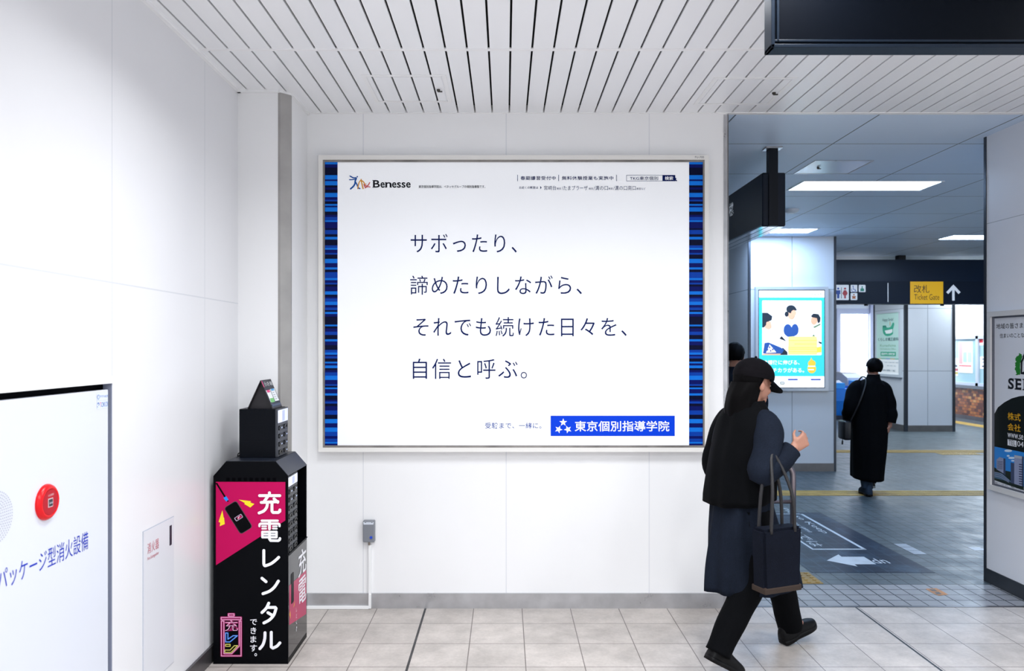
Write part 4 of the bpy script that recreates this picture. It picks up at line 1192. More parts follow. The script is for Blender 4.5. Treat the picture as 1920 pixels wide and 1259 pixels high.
def LT(t_, x0, x1, y0, y1, mi, **k):
    bm = B(); a = L((x0, y1)); b_ = L((x1, y0)); text(bm, ML, t_, a[0], b_[0], a[1], b_[1], mi=mi, **k)
    obj('poster_lettering', bm, M_pl, lb)
LT('放課後に伸びる、', 158, 520, 816, 862, 0, bold=0.012, e=0.0018); LT('チカラがある。', 255, 565, 892, 938, 0, bold=0.012, e=0.0018)
LT('学童保育', 630, 742, 155, 180, 1, e=0.0016)
for x0, x1 in ((405, 502), (630, 728)):
    bm = B(); LR(bm, x0, x1, 1000, 1015, 1, 0.0016); obj('blue_bar', bm, M_pl, lb)
bm = B(); LR(bm, 330, 370, 1030, 1055, 2, 0.0016); LR(bm, 337, 348, 1036, 1049, 0, 0.0022); LR(bm, 352, 363, 1036, 1049, 0, 0.0022); obj('teal_mark', bm, M_pl, lb)
bm = B(); LE(bm, 640, 900, 42, 46, 3, 0.0018); LE(bm, 640, 850, 38, 34, 3, 0.00185); LP(bm, ((620, 830), (635, 790), (650, 830)), 3, 0.0020); LR(bm, 602, 672, 872, 882, 0, 0.0022); LR(bm, 606, 660, 905, 915, 0, 0.0022)
obj('gold_mark', bm, M_pl, lb)

# ---- dental poster on the far pillar (left side, faces -x) ------------------------
FX = 7.65
ds = sp(FX)
def nd(p): y, z = ds(p); return (-y, z)
d0 = nd((1645.0, 650)); d1_ = nd((1692.0, 650))
zt_ = nd((1668, 583))[1] ; zb_ = nd((1668, 706.5))[1]
ua, ub = d0[0], d1_[0]
dpz = thing('dental_poster', 'framed pale green dental clinic poster with a smiling crocodile on the far pillar', 'poster', (FX, -(ua + ub) / 2, zb_))
bm = B(); fw = 0.05
for a, b_, c, d in ((ua, ub, zt_ - fw, zt_), (ua, ub, zb_, zb_ + fw), (ua, ua + fw, zb_ + fw, zt_ - fw), (ub - fw, ub, zb_ + fw, zt_ - fw)):
    box(bm, FX - 0.05, FX - 0.0005, -b_, -a, c, d)
obj('frame', bm, mat('poster_frame_white', '#dfe6ee', 0.35), dpz)
a, b_, c, d = ua + fw, ub - fw, zb_ + fw, zt_ - fw
W_, H_ = b_ - a, d - c
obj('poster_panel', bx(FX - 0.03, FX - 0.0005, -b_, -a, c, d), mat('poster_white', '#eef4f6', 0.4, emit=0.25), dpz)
MD2 = facing_nx(FX - 0.03)
def dr(bm, x0, x1, y0, y1, mi, e=0.001): rect(bm, MD2, a + W_ * x0, a + W_ * x1, d - H_ * y1, d - H_ * y0, e, mi)
def dt(bm, s, x0, x1, y0, y1, mi, e=0.003, bold=0.0): text(bm, MD2, s, a + W_ * x0, a + W_ * x1, d - H_ * y1, d - H_ * y0, e=e, mi=mi, bold=bold)
def dq(x, y): return (a + W_ * x, d - H_ * y)
bm = B()
dr(bm, 0, 1, 0, 0.745, 0)
for i, mi in enumerate((3, 1, 4, 3, 1)): dr(bm, i / 5, (i + 1) / 5, 0.745, 0.757, mi)
poly(bm, MD2, smooth_path([dq(*p) for p in ((0.26, 0.20), (0.40, 0.20), (0.46, 0.235), (0.62, 0.225), (0.72, 0.16), (0.78, 0.18), (0.74, 0.25), (0.72, 0.28), (0.72, 0.34), (0.60, 0.37), (0.42, 0.372), (0.30, 0.33), (0.26, 0.26), (0.26, 0.20))], 5)[:-1], 0.002, 1)
poly(bm, MD2, [dq(*p) for p in ((0.36, 0.285), (0.70, 0.265), (0.70, 0.315), (0.60, 0.335), (0.42, 0.335))], 0.003, 5)
for x in (0.32, 0.40): disc(bm, MD2, *dq(x, 0.215), W_ * 0.02, 0.003, 2)
stroke(bm, MD2, [dq(0.60, 0.15), dq(0.60, 0.20)], 0.02, 0.003, 3)
dt(bm, 'Happy Smile!', 0.26, 0.74, 0.08, 0.145, 2)
dt(bm, 'くらしま矯正歯科', 0.05, 0.96, 0.40, 0.455, 2, bold=0.012)
dt(bm, 'Kurashima', 0.15, 0.85, 0.51, 0.55, 6); dt(bm, 'Orthodontic Office', 0.15, 0.85, 0.575, 0.60, 6)
dr(bm, 0.17, 0.85, 0.635, 0.705, 1, 0.002); dt(bm, '宮前平小学校前', 0.21, 0.81, 0.65, 0.69, 5, bold=0.02)
dt(bm, '診療時間', 0.10, 0.26, 0.795, 0.815, 7); dt(bm, '10:00〜13:00/14:30〜19:00', 0.36, 0.95, 0.80, 0.815, 7); dt(bm, '休診日', 0.14, 0.26, 0.845, 0.865, 7); dt(bm, '木曜・日曜・祝日', 0.45, 0.85, 0.855, 0.87, 7)
dt(bm, 'Tel.044-888-1182', 0.12, 0.82, 0.925, 0.955, 7)
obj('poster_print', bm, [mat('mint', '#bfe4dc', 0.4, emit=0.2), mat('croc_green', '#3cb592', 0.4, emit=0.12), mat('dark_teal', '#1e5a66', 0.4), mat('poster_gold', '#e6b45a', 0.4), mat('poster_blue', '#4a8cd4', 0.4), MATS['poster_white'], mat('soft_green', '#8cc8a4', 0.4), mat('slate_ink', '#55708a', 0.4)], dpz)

# ---- property advert on the near right pillar (faces -x) -----------------------
AX = 3.295
asx = sp(AX - 0.028)
def na(p): y, z = asx(p); return (-y, z)
o0, oz1 = na((1850.5, 586)); _, oz0 = na((1850.5, 917))
oz1 = 1.845; oz0 = 0.645
o1 = -4.335
ad = thing('advert_board', 'framed property advert with green tree and black arch on the near right pillar', 'poster', (AX, -(o0 + o1) / 2, oz0))
bm = B(); fw = 0.034
for a, b_, c, d in ((o0, o1, oz1 - fw, oz1), (o0, o1, oz0, oz0 + fw), (o0, o0 + fw, oz0 + fw, oz1 - fw), (o1 - fw, o1, oz0 + fw, oz1 - fw)):
    box(bm, AX - 0.028, AX - 0.0005, -b_, -a, c, d)
obj('frame', bm, mat('advert_frame', '#d8d8d8', 0.35), ad)
a, b_, c, d = o0 + fw, o1 - fw, oz0 + fw, oz1 - fw
bm = B()
for x0, x1, z0, z1 in ((a, a + 0.019, c, d), (b_ - 0.019, b_, c, d), (a + 0.019, b_ - 0.019, d - 0.012, d), (a + 0.019, b_ - 0.019, c, c + 0.012)):
    box(bm, AX - 0.016, AX - 0.0005, -x1, -x0, z0, z1)
obj('inner_frame', bm, mat('advert_inner_frame', '#707480', 0.35, 0.5), ad)
a += 0.019; b_ -= 0.019; c += 0.012; d -= 0.012
obj('poster_panel', bx(AX - 0.010, AX - 0.0005, -b_, -a, c, d), mat('advert_paper', '#dfe3ec', 0.4), ad)
MA2 = facing_nx(AX - 0.010)
asx2 = sp(AX - 0.010)
def aq(px, py): y, z = asx2((px, py)); return (-y, z)
def c8(p): return aq(1845 + p[0] / 6.627, 570 + p[1] / 6.627)
def c9(p): return aq(1845 + p[0] / 5.72, 740 + p[1] / 5.72)
bm = B()
e1 = c8((155, 280)); e2 = c8((487, 270))
text(bm, MA2, '地域の皆さまに', e1[0], e1[0] + (e2[0] - e1[0]) * 7.05 / 6, c8((155, 315))[1], c8((155, 248))[1], bold=0.004)
e1 = c8((198, 395)); e2 = c8((497, 385))
text(bm, MA2, '住まいのことなら', e1[0], e1[0] + (e2[0] - e1[0]) * 8 / 7, c8((198, 425))[1], c8((198, 368))[1], bold=0.004)
obj('headline_lettering', bm, mat('advert_black', '#10131c', 0.4), ad)
bm = B()
e1 = c8((302, 1000)); e2 = c8((372, 1000)); e3 = c8((384, 1000)); e4 = c8((465, 1000)); zz0 = c8((340, 1062))[1]; zz1 = c8((340, 925))[1]
text(bm, MA2, 'S', e1[0], e2[0], zz0, zz1, bold=0.03); text(bm, MA2, 'E', e3[0] + 0.008, e4[0], zz0, zz1, bold=0.03)
t_ = (zz1 - zz0) * 0.10
for z in (zz0, zz1 - t_): rect(bm, MA2, e3[0] - 0.001, e3[0] + 0.03, z, z + t_, 0.0015)
for x_, z_ in ((e1[0], zz0), (e2[0] - 0.006, zz1 - t_ * 2.4), (e4[0] - 0.006, zz0), (e4[0] - 0.006, zz1 - t_ * 2.4)): rect(bm, MA2, x_, x_ + 0.006, z_, z_ + t_ * 2.4, 0.0015)
e5 = e4[0] + 0.012; ww = (e2[0] - e1[0]) * 0.55
rect(bm, MA2, e5 + ww * 0.32, e5 + ww * 0.68, zz0, zz1, 0.001)
for z in (zz0, zz1 - t_): rect(bm, MA2, e5, e5 + ww, z, z + t_, 0.0015)
obj('name_lettering', bm, mat('advert_black', '#10131c', 0.4), ad)
bm = B(); R.seed(5)
base = [(440, 612), (475, 630), (470, 680), (452, 760), (450, 884), (380, 884), (412, 866), (384, 820), (398, 780), (386, 740), (404, 720), (392, 690), (410, 650), (436, 640)]
pts = []
for p, q_ in zip(base, base[1:] + base[:1]):
    pts.append(p)
    for k in (1, 2, 3): pts.append((p[0] + (q_[0] - p[0]) * k / 4 + R.uniform(-6, 6), p[1] + (q_[1] - p[1]) * k / 4 + R.uniform(-5, 5)))
poly(bm, MA2, [c8(p) for p in pts], 0.001, 0)
poly(bm, MA2, [c8(p) for p in ((458, 720), (497, 640), (497, 690), (480, 724), (476, 850), (497, 846), (497, 878), (458, 874))], 0.0014, 1)
e_ = c8((497, 760)); hz1 = c8((497, 640))[1]; hz0 = c8((497, 878))[1]; hu = e_[0]
stroke(bm, MA2, [(hu, hz1 - 0.01), (hu + 0.06, hz1 + 0.07), (hu + 0.13, hz1 - 0.01)], 0.022, 0.0014, 1); rect(bm, MA2, hu + 0.1, hu + 0.12, hz0, hz1, 0.0014, 1); rect(bm, MA2, hu, hu + 0.12, hz0, hz0 + 0.02, 0.0014, 1)
obj('tree_house_mark', bm, [mat('tree_green', '#1c7d24', 0.45), MATS['advert_black']], ad, label='green tree and black house mark')
bm = B()
arc = [c9((97, 205)), c9((150, 140)), c9((220, 85)), c9((300, 42)), c9((380, 20)), c9((429, 15))]
top = arc[-1]
cmid = (a + b_) / 2
pts = list(arc)
pts += [(2 * cmid - u, v) for u, v in arc[::-1] if 2 * cmid - u > top[0] + 0.002]
zbk = c9((97, 556))[1]
pts[0] = (a + 0.0005, pts[0][1]); pts[-1] = (b_ - 0.0005, pts[-1][1])
pts += [(b_ - 0.0005, zbk), (a + 0.0005, zbk)]
poly(bm, MA2, pts, 0.001, 0)
obj('black_arch', bm, mat('advert_arch', '#0a1110', 0.4), ad)
bm = B()
def a9(s, x0, x1, y0, y1, mi, n=1.0, bold=0.0):
    u0, u1 = c9((x0, 300))[0], c9((x1, 300))[0]
    z1_, z0_ = c9((x0, y0))[1], c9((x0, y1))[1]
    text(bm, MA2, s, u0, u0 + (u1 - u0) * n, z0_, z1_, e=0.003, mi=mi, bold=bold)
a9('株式', 258, 398, 190, 272, 0, bold=0.01); a9('会社', 258, 398, 305, 383, 0, bold=0.01); a9('www.se', 258, 425, 410, 460, 1)
rect(bm, MA2, c9((256, 500))[0], c9((352, 500))[0], c9((256, 545))[1], c9((256, 480))[1], 0.002, 1)
a9('TEL', 268, 343, 487, 538, 2); a9('04', 362, 429, 498, 556, 1)
obj('contact_lettering', bm, [mat('advert_gold', '#d9a21c', 0.4), mat('advert_white', '#e4e7ee', 0.4), MATS['advert_arch']], ad)
bm = B()
zpb = c9((97, 905))[1]
rect(bm, MA2, a + 0.0005, b_ - 0.0005, zpb, zbk, 0.0012, 0)
def g9(pts, mi, e=0.002): poly(bm, MA2, [c9(p) for p in pts], e, mi)
g9(((97, 770), (140, 800), (290, 830), (300, 950), (429, 990), (429, 1030), (97, 915)), 1, 0.0016)
g9(((138, 700), (170, 672), (210, 685), (232, 690), (232, 860), (138, 805)), 2); g9(((212, 686), (234, 690), (234, 870), (212, 850)), 3, 0.0024)
for k in range(6): g9(((146, 715 + k * 15), (205, 722 + k * 15), (205, 727 + k * 15), (146, 720 + k * 15)), 3, 0.0028)
g9(((290, 730), (330, 740), (330, 960), (290, 950)), 3); g9(((328, 650), (412, 664), (412, 985), (328, 960)), 2, 0.0024); g9(((410, 664), (429, 668), (429, 990), (410, 985)), 3, 0.0026)
for k in range(9): g9(((380, 745 + k * 26), (429, 752 + k * 26), (429, 762 + k * 26), (380, 755 + k * 26)), 4, 0.003)
g9(((330, 652), (412, 666), (412, 692), (330, 682)), 5, 0.003)
for (x, y, w, h) in ((262, 605, 42, 14), (262, 660, 16, 10), (300, 682, 38, 12), (312, 712, 20, 8)): g9([(x + w * math.cos(t * 0.52), y + h * math.sin(t * 0.52)) for t in range(12)], 6, 0.0014)
g9(((110, 830), (200, 850), (290, 930), (300, 945), (110, 895)), 7, 0.0018)
for k in range(3): stroke(bm, MA2, [c9((100, 830 + k * 20)), c9((180, 848 + k * 20)), c9((270, 920 + k * 12))], 0.004, 0.0022, 2)
obj('building_picture', bm, [mat('photo_sky', '#2f86d8', 0.4), mat('photo_dark_green', '#1e2a24', 0.4), mat('photo_tower', '#8d96b4', 0.4), mat('photo_tower_shade_side', '#3f4a68', 0.4), mat('photo_windows', '#2c3450', 0.4), mat('photo_tower_top', '#a9b0bc', 0.4), mat('photo_cloud', '#cfe2f4', 0.4), mat('photo_glass', '#4a6a84', 0.4)], ad, label='picture of pale towers under a blue sky')
bm = B(); e1 = c9((110, 950)); e2 = c9((258, 980)); 
text(bm, MA2, '戸建グリーンガーデン', e1[0], e2[0], c9((110, 952))[1], c9((110, 932))[1]); e3 = c9((290, 990))
text(bm, MA2, '武蔵グリーンガーデン', e3[0], e3[0] + (e2[0] - e1[0]), c9((290, 1000))[1], c9((290, 980))[1])
obj('caption_lettering', bm, MATS['advert_black'], ad)

# ---- papers on the ticket office glass --------------------------------------------
def ofs(p): y, z = sp(XO + 0.028)(p); return (-y, z)
MO = facing_nx(XO + 0.0295)
def paper(name, label, x0, x1, y0, y1, col, bands):
    a_ = ofs((x0, y1)); b__ = ofs((x1, y0)); y1z = ofs((x0, y0))[1]
    bm = bx(XO + 0.0235, XO + 0.0285, -b__[0], -a_[0], a_[1], y1z)
    M_ = facing_nx(XO + 0.0235)
    ms = [mat('paper_' + col.lstrip('#'), col, 0.5, emit=0.15)]
    for u0, u1, v0, v1, hx in bands:
        ms.append(mat('paper_band_' + hx.lstrip('#'), hx, 0.5))
        rect(bm, M_, a_[0] + (b__[0] - a_[0]) * u0, a_[0] + (b__[0] - a_[0]) * u1, a_[1] + (y1z - a_[1]) * v0, a_[1] + (y1z - a_[1]) * v1, 0.001, len(ms) - 1)
    tag(obj(name, bm, ms), label, 'poster')
paper('notice_poster', 'large white and pink poster on the ticket office window', 1797.5, 1824, 641, 699, '#f4f4f8',
      [(0.04, 0.30, 0.28, 0.96, '#f0a8a8'), (0.34, 0.60, 0.34, 0.66, '#a8ccec'), (0.66, 0.94, 0.34, 0.66, '#b8d4ee'), (0.04, 0.92, 0.20, 0.25, '#e87878'), (0.34, 0.94, 0.72, 0.92, '#dbe8f4'), (0.08, 0.9, 0.03, 0.17, '#ffffff')])
paper('red_notice', 'small red and white notice high on the right ticket office window', 1834.5, 1846, 634, 648, '#f0e4e6', [(0.0, 0.8, 0.35, 1.0, '#c41f34')])
paper('white_notice', 'small white notice on the right ticket office window', 1838, 1850, 669, 692, '#f2f4f8', [(0.3, 0.7, 0.75, 0.85, '#667080'), (0.3, 0.9, 0.15, 0.28, '#4a5060'), (0.3, 0.7, 0.5, 0.58, '#8a92a0')])
paper('small_notice', 'small notice with red and yellow edge left of the large ticket office poster', 1790, 1796.5, 672, 705, '#e8ecf0', [(0.0, 1.0, 0.28, 0.42, '#b8505c'), (0.0, 1.0, 0.10, 0.22, '#c8b45a'), (0.0, 0.8, 0.5, 0.62, '#5a6470')])

# ---- ticket gates ----------------------------------------------------------------------
M_gb = mat('gate_blue', '#1878dc', 0.32); M_gg = mat('gate_grey', '#a9adbb', 0.35); M_gd = mat('gate_dark', '#23283a', 0.35)
def gate(label, x0, x1, y0, y1, z, hump):
    g = thing('ticket_gate', label, 'ticket gate', ((x0 + x1) / 2, (y0 + y1) / 2, 0), 'blue ticket gates by the exit')
    obj('base', bx(x0 + 0.03, x1 - 0.03, y0 + 0.04, y1 - 0.04, 0, 0.09), M_gd, g)
    bm = B(); prism(bm, [(y0 + 0.10, 0.09), (y1, 0.09), (y1, z), (y0, z), (y0, 0.42)], 'x', x0, x1); obj('front_body', bm, M_gb, g)
    bm = B(); prism(bm, [(y0 + 0.25, z), (y1 - 0.05, z), (y1 - 0.05, hump), (y0 + 0.55, hump), (y0 + 0.25, hump - 0.10)], 'x', x0 + 0.02, x1 - 0.02); obj('top_housing', bm, M_gg, g)
    bm = B(); prism(bm, [(y0 + 0.56, hump - 0.01), (y1 - 0.1, hump - 0.01), (y1 - 0.1, hump + 0.012), (y0 + 0.56, hump + 0.012)], 'x', x0 + 0.05, x1 - 0.05); obj('display_strip', bm, M_gd, g)
    obj('card_reader', bx(x0 + 0.03, x1 - 0.12, y0 + 0.02, y0 + 0.22, z, z + 0.13, bev=0.01), mat('reader_blue', '#2a98f0', 0.25), g)
    bm = B(); prism(bm, [(y0 + 0.9, 0.35), (y0 + 1.25, 0.35), (y0 + 1.2, 0.62), (y0 + 0.92, 0.62)], 'x', x1, x1 + 0.22); obj('flap', bm, mat('flap_dark', '#3a4660', 0.4), g)
gate('blue ticket gate nearest the pillar with the glowing poster', 7.30, 7.70, 17.0, 18.9, 0.69, 0.86)
gate('grey-topped blue ticket gate behind the person walking away', 7.98, 8.40, 17.6, 19.4, 0.72, 1.0)

# ---- handrail end ------------------------------------------------------------------------
M_rail = mat('handrail_steel', '#9a8f93', 0.28, 0.85)
HY = 5.62
hx_ = uf(1487, HY); zt2 = vf(870, HY)
hr = thing('handrail', 'rounded steel handrail end rising behind the blurred walking person', 'handrail', (hx_, HY, 0))
arc = [(hx_, HY, 0.0), (hx_, HY, zt2 - 0.10)] + [(hx_ - 0.09 + 0.09 * math.cos(t), HY, zt2 - 0.09 + 0.09 * math.sin(t)) for t in [math.radians(k * 15) for k in range(1, 7)]] + [(hx_ - 0.5, HY, zt2), (1.45, HY, zt2)]
obj('rail', tube(B(), arc, 0.021, 16), M_rail, hr, smooth=True)
obj('post', tube(B(), [(1.47, HY, 0), (1.47, HY, zt2 - 0.002)], 0.021, 16), M_rail, hr, smooth=True)
obj('rail', tube(B(), [(hx_ - 0.01, HY, zt2 - 0.28), (1.48, HY, zt2 - 0.28)], 0.015, 12), M_rail, hr, smooth=True, label='lower cross rail')
for x in (hx_, 1.47):
    bm = B(); cyl(bm, (x, HY, 0.006), 'z', 0.045, 0.012, 20); obj('base_flange', bm, M_rail, hr)

# ---- dark floor sign -------------------------------------------------------------------------
MG = ground(0.0)
def c6(p): return gp((1480 + p[0] / 6.0, 930 + p[1] / 6.0))
yn = c6((800, 870))[1]; yfar = c6((390, 190))[1]
xr = c6((1640, 870))[0]; xl = c6((250, 870))[0]
fs = thing('floor_sign', 'dark blue floor sign with white arrow and outlined box on the grey tiles', 'floor sign', ((xl + xr) / 2, (yn + yfar) / 2, 0))
def fsm():
    m = mat('floor_sign_blue', '#1d3450', 0.4, spec=0.2)
    n = Nodes(m); p, pos = n.xyz()
    w = n.rng(n.noise(pos, 3.5, 6, 0.7), 0.48, 0.66, 0.0, 0.55)
    g = n.m('MAXIMUM', n.line(p[0], 0.05, 0.1075, 0.004), n.line(p[1], 4.734, 0.1075, 0.004))
    n.val(n.b.inputs['Base Color'], n.mix(n.m('MULTIPLY', g, 0.35), n.mix(w, lin('#122238'), lin('#3c566e')), lin('#5c7288')))
    return m
obj('sheet', bx(xl, xr, yn, yfar, 0, 0.0012), fsm(), fs)
M_fw = mat('floor_print', '#c9d2da', 0.45, noise=0.12, nscale=9)
MG2 = ground(0.0012)
bm = B()
xi0, xi1 = c6((245, 602))[0], c6((865, 606))[0]; yi0 = c6((500, 604))[1]; yi1 = c6((135, 205))[1]
for r_ in ((xi0, xi1, yi0 - 0.016, yi0 + 0.012), (xi1 - 0.028, xi1, yi0, yi1), (xi0, xi0 + 0.020, yi0, yi1), (xi0, xi1, yi1 - 0.02, yi1)): rect(bm, MG2, *r_, 0.0006)
obj('outline', bm, M_fw, fs)
bm = B()
poly(bm, MG2, [c6(p) for p in ((422, 732), (552, 664), (588, 690), (840, 690), (978, 774), (734, 776), (768, 800))], 0.0006)
obj('arrow', bm, M_fw, fs, label='white arrow pointing left')
bm = B()
e1 = c6((1090, 765)); e2 = c6((930, 708))
xc_ = (c6((1010, 736))[0]); 
text(bm, MG2, 'up', xc_ - 0.055, xc_ + 0.055, e1[1], e2[1], e=0.0008, rot=180)
xw = xi1 - xi0
text(bm, MG2, 'Please Keep', xi1 - 0.135, xi1 - 0.06, yi0 + 0.52, yi0 + 1.55, e=0.0008, rot=270)
text(bm, MG2, '右側', xi0 + 0.20, xi1 - 0.20, yi0 + 0.56, yi0 + 1.0, e=0.0008, rot=270)
text(bm, MG2, 'ここでは', xi0 + 0.05, xi0 + 0.14, yi0 + 0.08, yi0 + 0.85, e=0.0008, rot=270)
obj('floor_lettering', bm, M_fw, fs)

# ================================================================ PEOPLE
# every figure is laid out in its own space (facing +y, x to its right, z up), then turned and set down
def blob(bm, c, r, M=None, sub=2):
    """ellipsoid: c centre, r radius or (rx, ry, rz)"""
    if isinstance(r, (int, float)): r = (r, r, r)
    res = bmesh.ops.create_icosphere(bm, subdivisions=sub, radius=1.0)
    for v in res['verts']:
        p = Vector((v.co.x * r[0], v.co.y * r[1], v.co.z * r[2]))
        v.co = (M @ p if M else p) + Vector(c)
def limb(bm, a, b_, ra, rb, sub=2):
    """tapering rounded limb from a to b"""
    a = Vector(a); b_ = Vector(b_)
    n = max(2, int((b_ - a).length / (min(ra, rb) * 0.45)))
    for i in range(n + 1):
        t = i / n
        blob(bm, a.lerp(b_, t), ra + (rb - ra) * t, sub=1 if min(ra, rb) < 0.012 else sub)
def hand(bm, wrist, d, palm_n, side, curl=0.5, s=0.92):
    """palm, four unequal curled fingers and a thumb from the side of the palm"""
    d = Vector(d).normalized(); n = Vector(palm_n); n = (n - d * n.dot(d)).normalized()
    w = d.cross(n) * side                              # towards the thumb side
    W0 = Vector(wrist)
    for i in range(5):
        for j in range(4):
            blob(bm, W0 + d * (0.012 + 0.017 * i) * s + w * (-0.027 + 0.018 * j) * s * (0.72 + 0.07 * i), (0.0155 * s,) * 3, sub=1)
    for k, (ln_, off, rr) in enumerate(((0.072, 0.030, 0.0085), (0.080, 0.011, 0.0088), (0.075, -0.009, 0.0085), (0.058, -0.028, 0.0078))):
        p = W0 + d * (0.085 - 0.004 * abs(k - 1.3)) * s + w * off * s
        dirv = (d + w * (0.10 - 0.07 * k)).normalized(); ang = 0.15
        for seg, fr in enumerate((0.45, 0.32, 0.23)):
            ang += curl * (0.55 if seg == 0 else 0.75)
            dd = dirv * math.cos(ang) + n * math.sin(ang)
            q_ = p + dd * ln_ * fr * s
            limb(bm, p, q_, rr * s * (1 - 0.08 * seg), rr * s * (0.94 - 0.1 * seg))
            p = q_
    p = W0 + d * 0.028 * s + w * 0.034 * s
    q_ = p + (d * 0.62 + w * 0.60 + n * 0.45).normalized() * 0.036 * s
    limb(bm, p, q_, 0.0125 * s, 0.010 * s)
    limb(bm, q_, q_ + (d * 0.86 + w * 0.15 + n * 0.45).normalized() * 0.030 * s, 0.010 * s, 0.0085 * s)
def head_blobs(bm, c, pitch=0.0, s=1.0, yaw=0.0):
    M = Matrix.Rotation(yaw, 3, 'Z') @ Matrix.Rotation(pitch, 3, 'X')
    c = Vector(c)
    def at(x, y, z): return c + M @ (Vector((x, y, z)) * s)
    def eb(x, y, z, rx, ry, rz): blob(bm, at(x, y, z), (rx * s, ry * s, rz * s), M)
    eb(0, -0.012, 0.030, 0.074, 0.092, 0.080)           # skull
    eb(0, 0.026, -0.020, 0.060, 0.062, 0.078)           # face
    eb(0, 0.045, -0.072, 0.038, 0.040, 0.030)           # jaw
    eb(0, 0.066, -0.088, 0.018, 0.018, 0.014)           # chin
    eb(0, 0.082, -0.010, 0.010, 0.016, 0.026); eb(0, 0.096, -0.024, 0.012, 0.013, 0.010)   # nose
    eb(0, 0.078, -0.054, 0.021, 0.012, 0.006); eb(0, 0.077, -0.063, 0.018, 0.012, 0.006)   # lips
    eb(0, 0.070, 0.022, 0.050, 0.018, 0.010)            # brow
    for sx in (-1, 1):
        eb(sx * 0.034, 0.060, -0.026, 0.022, 0.020, 0.020)
        eb(sx * 0.074, -0.008, -0.010, 0.009, 0.018, 0.030)   # ears
        eb(sx * 0.030, 0.071, 0.004, 0.013, 0.010, 0.008)     # eyes
    return at, M
def settle(bm, T):
    for v in bm.verts: v.co = T @ v.co
    return bm
def fuse(bm, voxel=0.006):
    """one continuous skin over the overlapping forms"""
    m = bpy.data.meshes.new('body'); bm.to_mesh(m); bm.free()
    o = bpy.data.objects.new('body', m); C.objects.link(o)
    r_ = o.modifiers.new('r', 'REMESH'); r_.mode = 'VOXEL'; r_.voxel_size = voxel
    s_ = o.modifiers.new('s', 'SMOOTH'); s_.factor = 0.5; s_.iterations = 4
    bpy.context.view_layer.update()
    out = bpy.data.meshes.new_from_object(o.evaluated_get(bpy.context.evaluated_depsgraph_get()))
    bpy.data.objects.remove(o); bpy.data.meshes.remove(m)
    return out
def garment(bm, rings, n=56, folds=9, depth=0.0, seed=0, close_top=False, thick=0.008):
    """cloth lofted through horizontal-ish rings (cx, cy, cz, rx, ry[, lean]); folds deepen towards the hem"""
    rg = random.Random(seed); ph = [rg.uniform(0, 6.28) for _ in range(4)]
    rings = smooth_path(rings, 5)
    N = len(rings); grid = []
    def ringv(i, shrink=0.0):
        cx, cy, cz, rx, ry = rings[i][:5]; lean = rings[i][5] if len(rings[i]) > 5 else 0
        t = i / (N - 1); out = []
        for k in range(n):
            a = 2 * math.pi * k / n
            f = 1 + depth * (0.25 + 0.75 * t) * (math.sin(folds * a + ph[0] + 1.1 * t) * 0.6 + math.sin((folds * 1.7 // 1) * a + ph[1] - 2 * t) * 0.4) + depth * 0.4 * math.sin(3 * a + ph[2] + 9 * t)
            x = (rx - shrink) * math.cos(a) * f; y = (ry - shrink) * math.sin(a) * f
            out.append(bm.verts.new((cx + x, cy + y, cz + lean * y)))
        return out
    for i in range(N): grid.append(ringv(i))
    inner = [ringv(N - 1, thick), ringv(max(0, N - 4), thick)]
    for A, D in list(zip(grid[:-1], grid[1:])) + [(grid[-1], inner[0]), (inner[0], inner[1])]:
        for k in range(n): bm.faces.new((A[k], A[(k + 1) % n], D[(k + 1) % n], D[k]))
    if close_top: bm.faces.new(grid[0][::-1])
    return bm
def sleeve(bm, pts, radii, depth=0.05, seed=0, n=28):
    rg = random.Random(seed); p1 = rg.uniform(0, 6)
    P = smooth_path([tuple(p) + (r_,) for p, r_ in zip(pts, radii)], 7)
    tube(bm, [p[:3] for p in P], [p[3] for p in P], n, 0, True, None,
         lambda t, a: depth * (math.sin(26 * t + 2 * math.sin(a + p1)) * 0.5 + math.sin(3 * a + p1 + 8 * t) * 0.5))
    return bm
def shoe(bm, heel, toe, w=0.042, h=0.075, sole=0.022):
    """shoe along heel -> toe: separate sole and upper (material 0 upper, 1 sole)"""
    heel = Vector(heel); toe = Vector(toe); d = (toe - heel); Ln = d.length; d.normalize()
    sx = d.cross(Vector((0, 0, 1))).normalized(); up = sx.cross(d).normalized()
    prof = [(-0.06, 0.62, 0.55), (0.0, 0.80, 0.95), (0.15, 0.86, 1.0), (0.35, 0.80, 0.92), (0.55, 0.92, 0.68), (0.75, 1.0, 0.52), (0.92, 0.85, 0.40), (1.03, 0.50, 0.26)]
    prof = smooth_path(prof, 4); rings = []; rs = []
    for t, ww, hh in prof:
        c = heel + d * Ln * t; ring = []; r2_ = []
        for k in range(14):
            a = math.pi * k / 13
            ring.append(bm.verts.new(c + sx * math.cos(a) * w * ww + up * (sole + max(0.0, math.sin(a)) ** 0.8 * (h * hh))))
        rings.append(ring)
        r2_ = [bm.verts.new(c + sx * sgn * w * ww * 1.05 + up * z) for sgn, z in ((1, sole + 0.002), (1, 0), (-1, 0), (-1, sole + 0.002))]
        rs.append(r2_)
    for A, D in zip(rings[:-1], rings[1:]):
        for k in range(13): bm.faces.new((A[k], A[k + 1], D[k + 1], D[k]))
    bm.faces.new(rings[0]); bm.faces.new(rings[-1][::-1])
    for A, D in zip(rs[:-1], rs[1:]):
        for k in range(4): bm.faces.new((A[k], A[(k + 1) % 4], D[(k + 1) % 4], D[k])).material_index = 1
    bm.faces.new(rs[0]).material_index = 1; bm.faces.new(rs[-1][::-1]).material_index = 1
    return bm
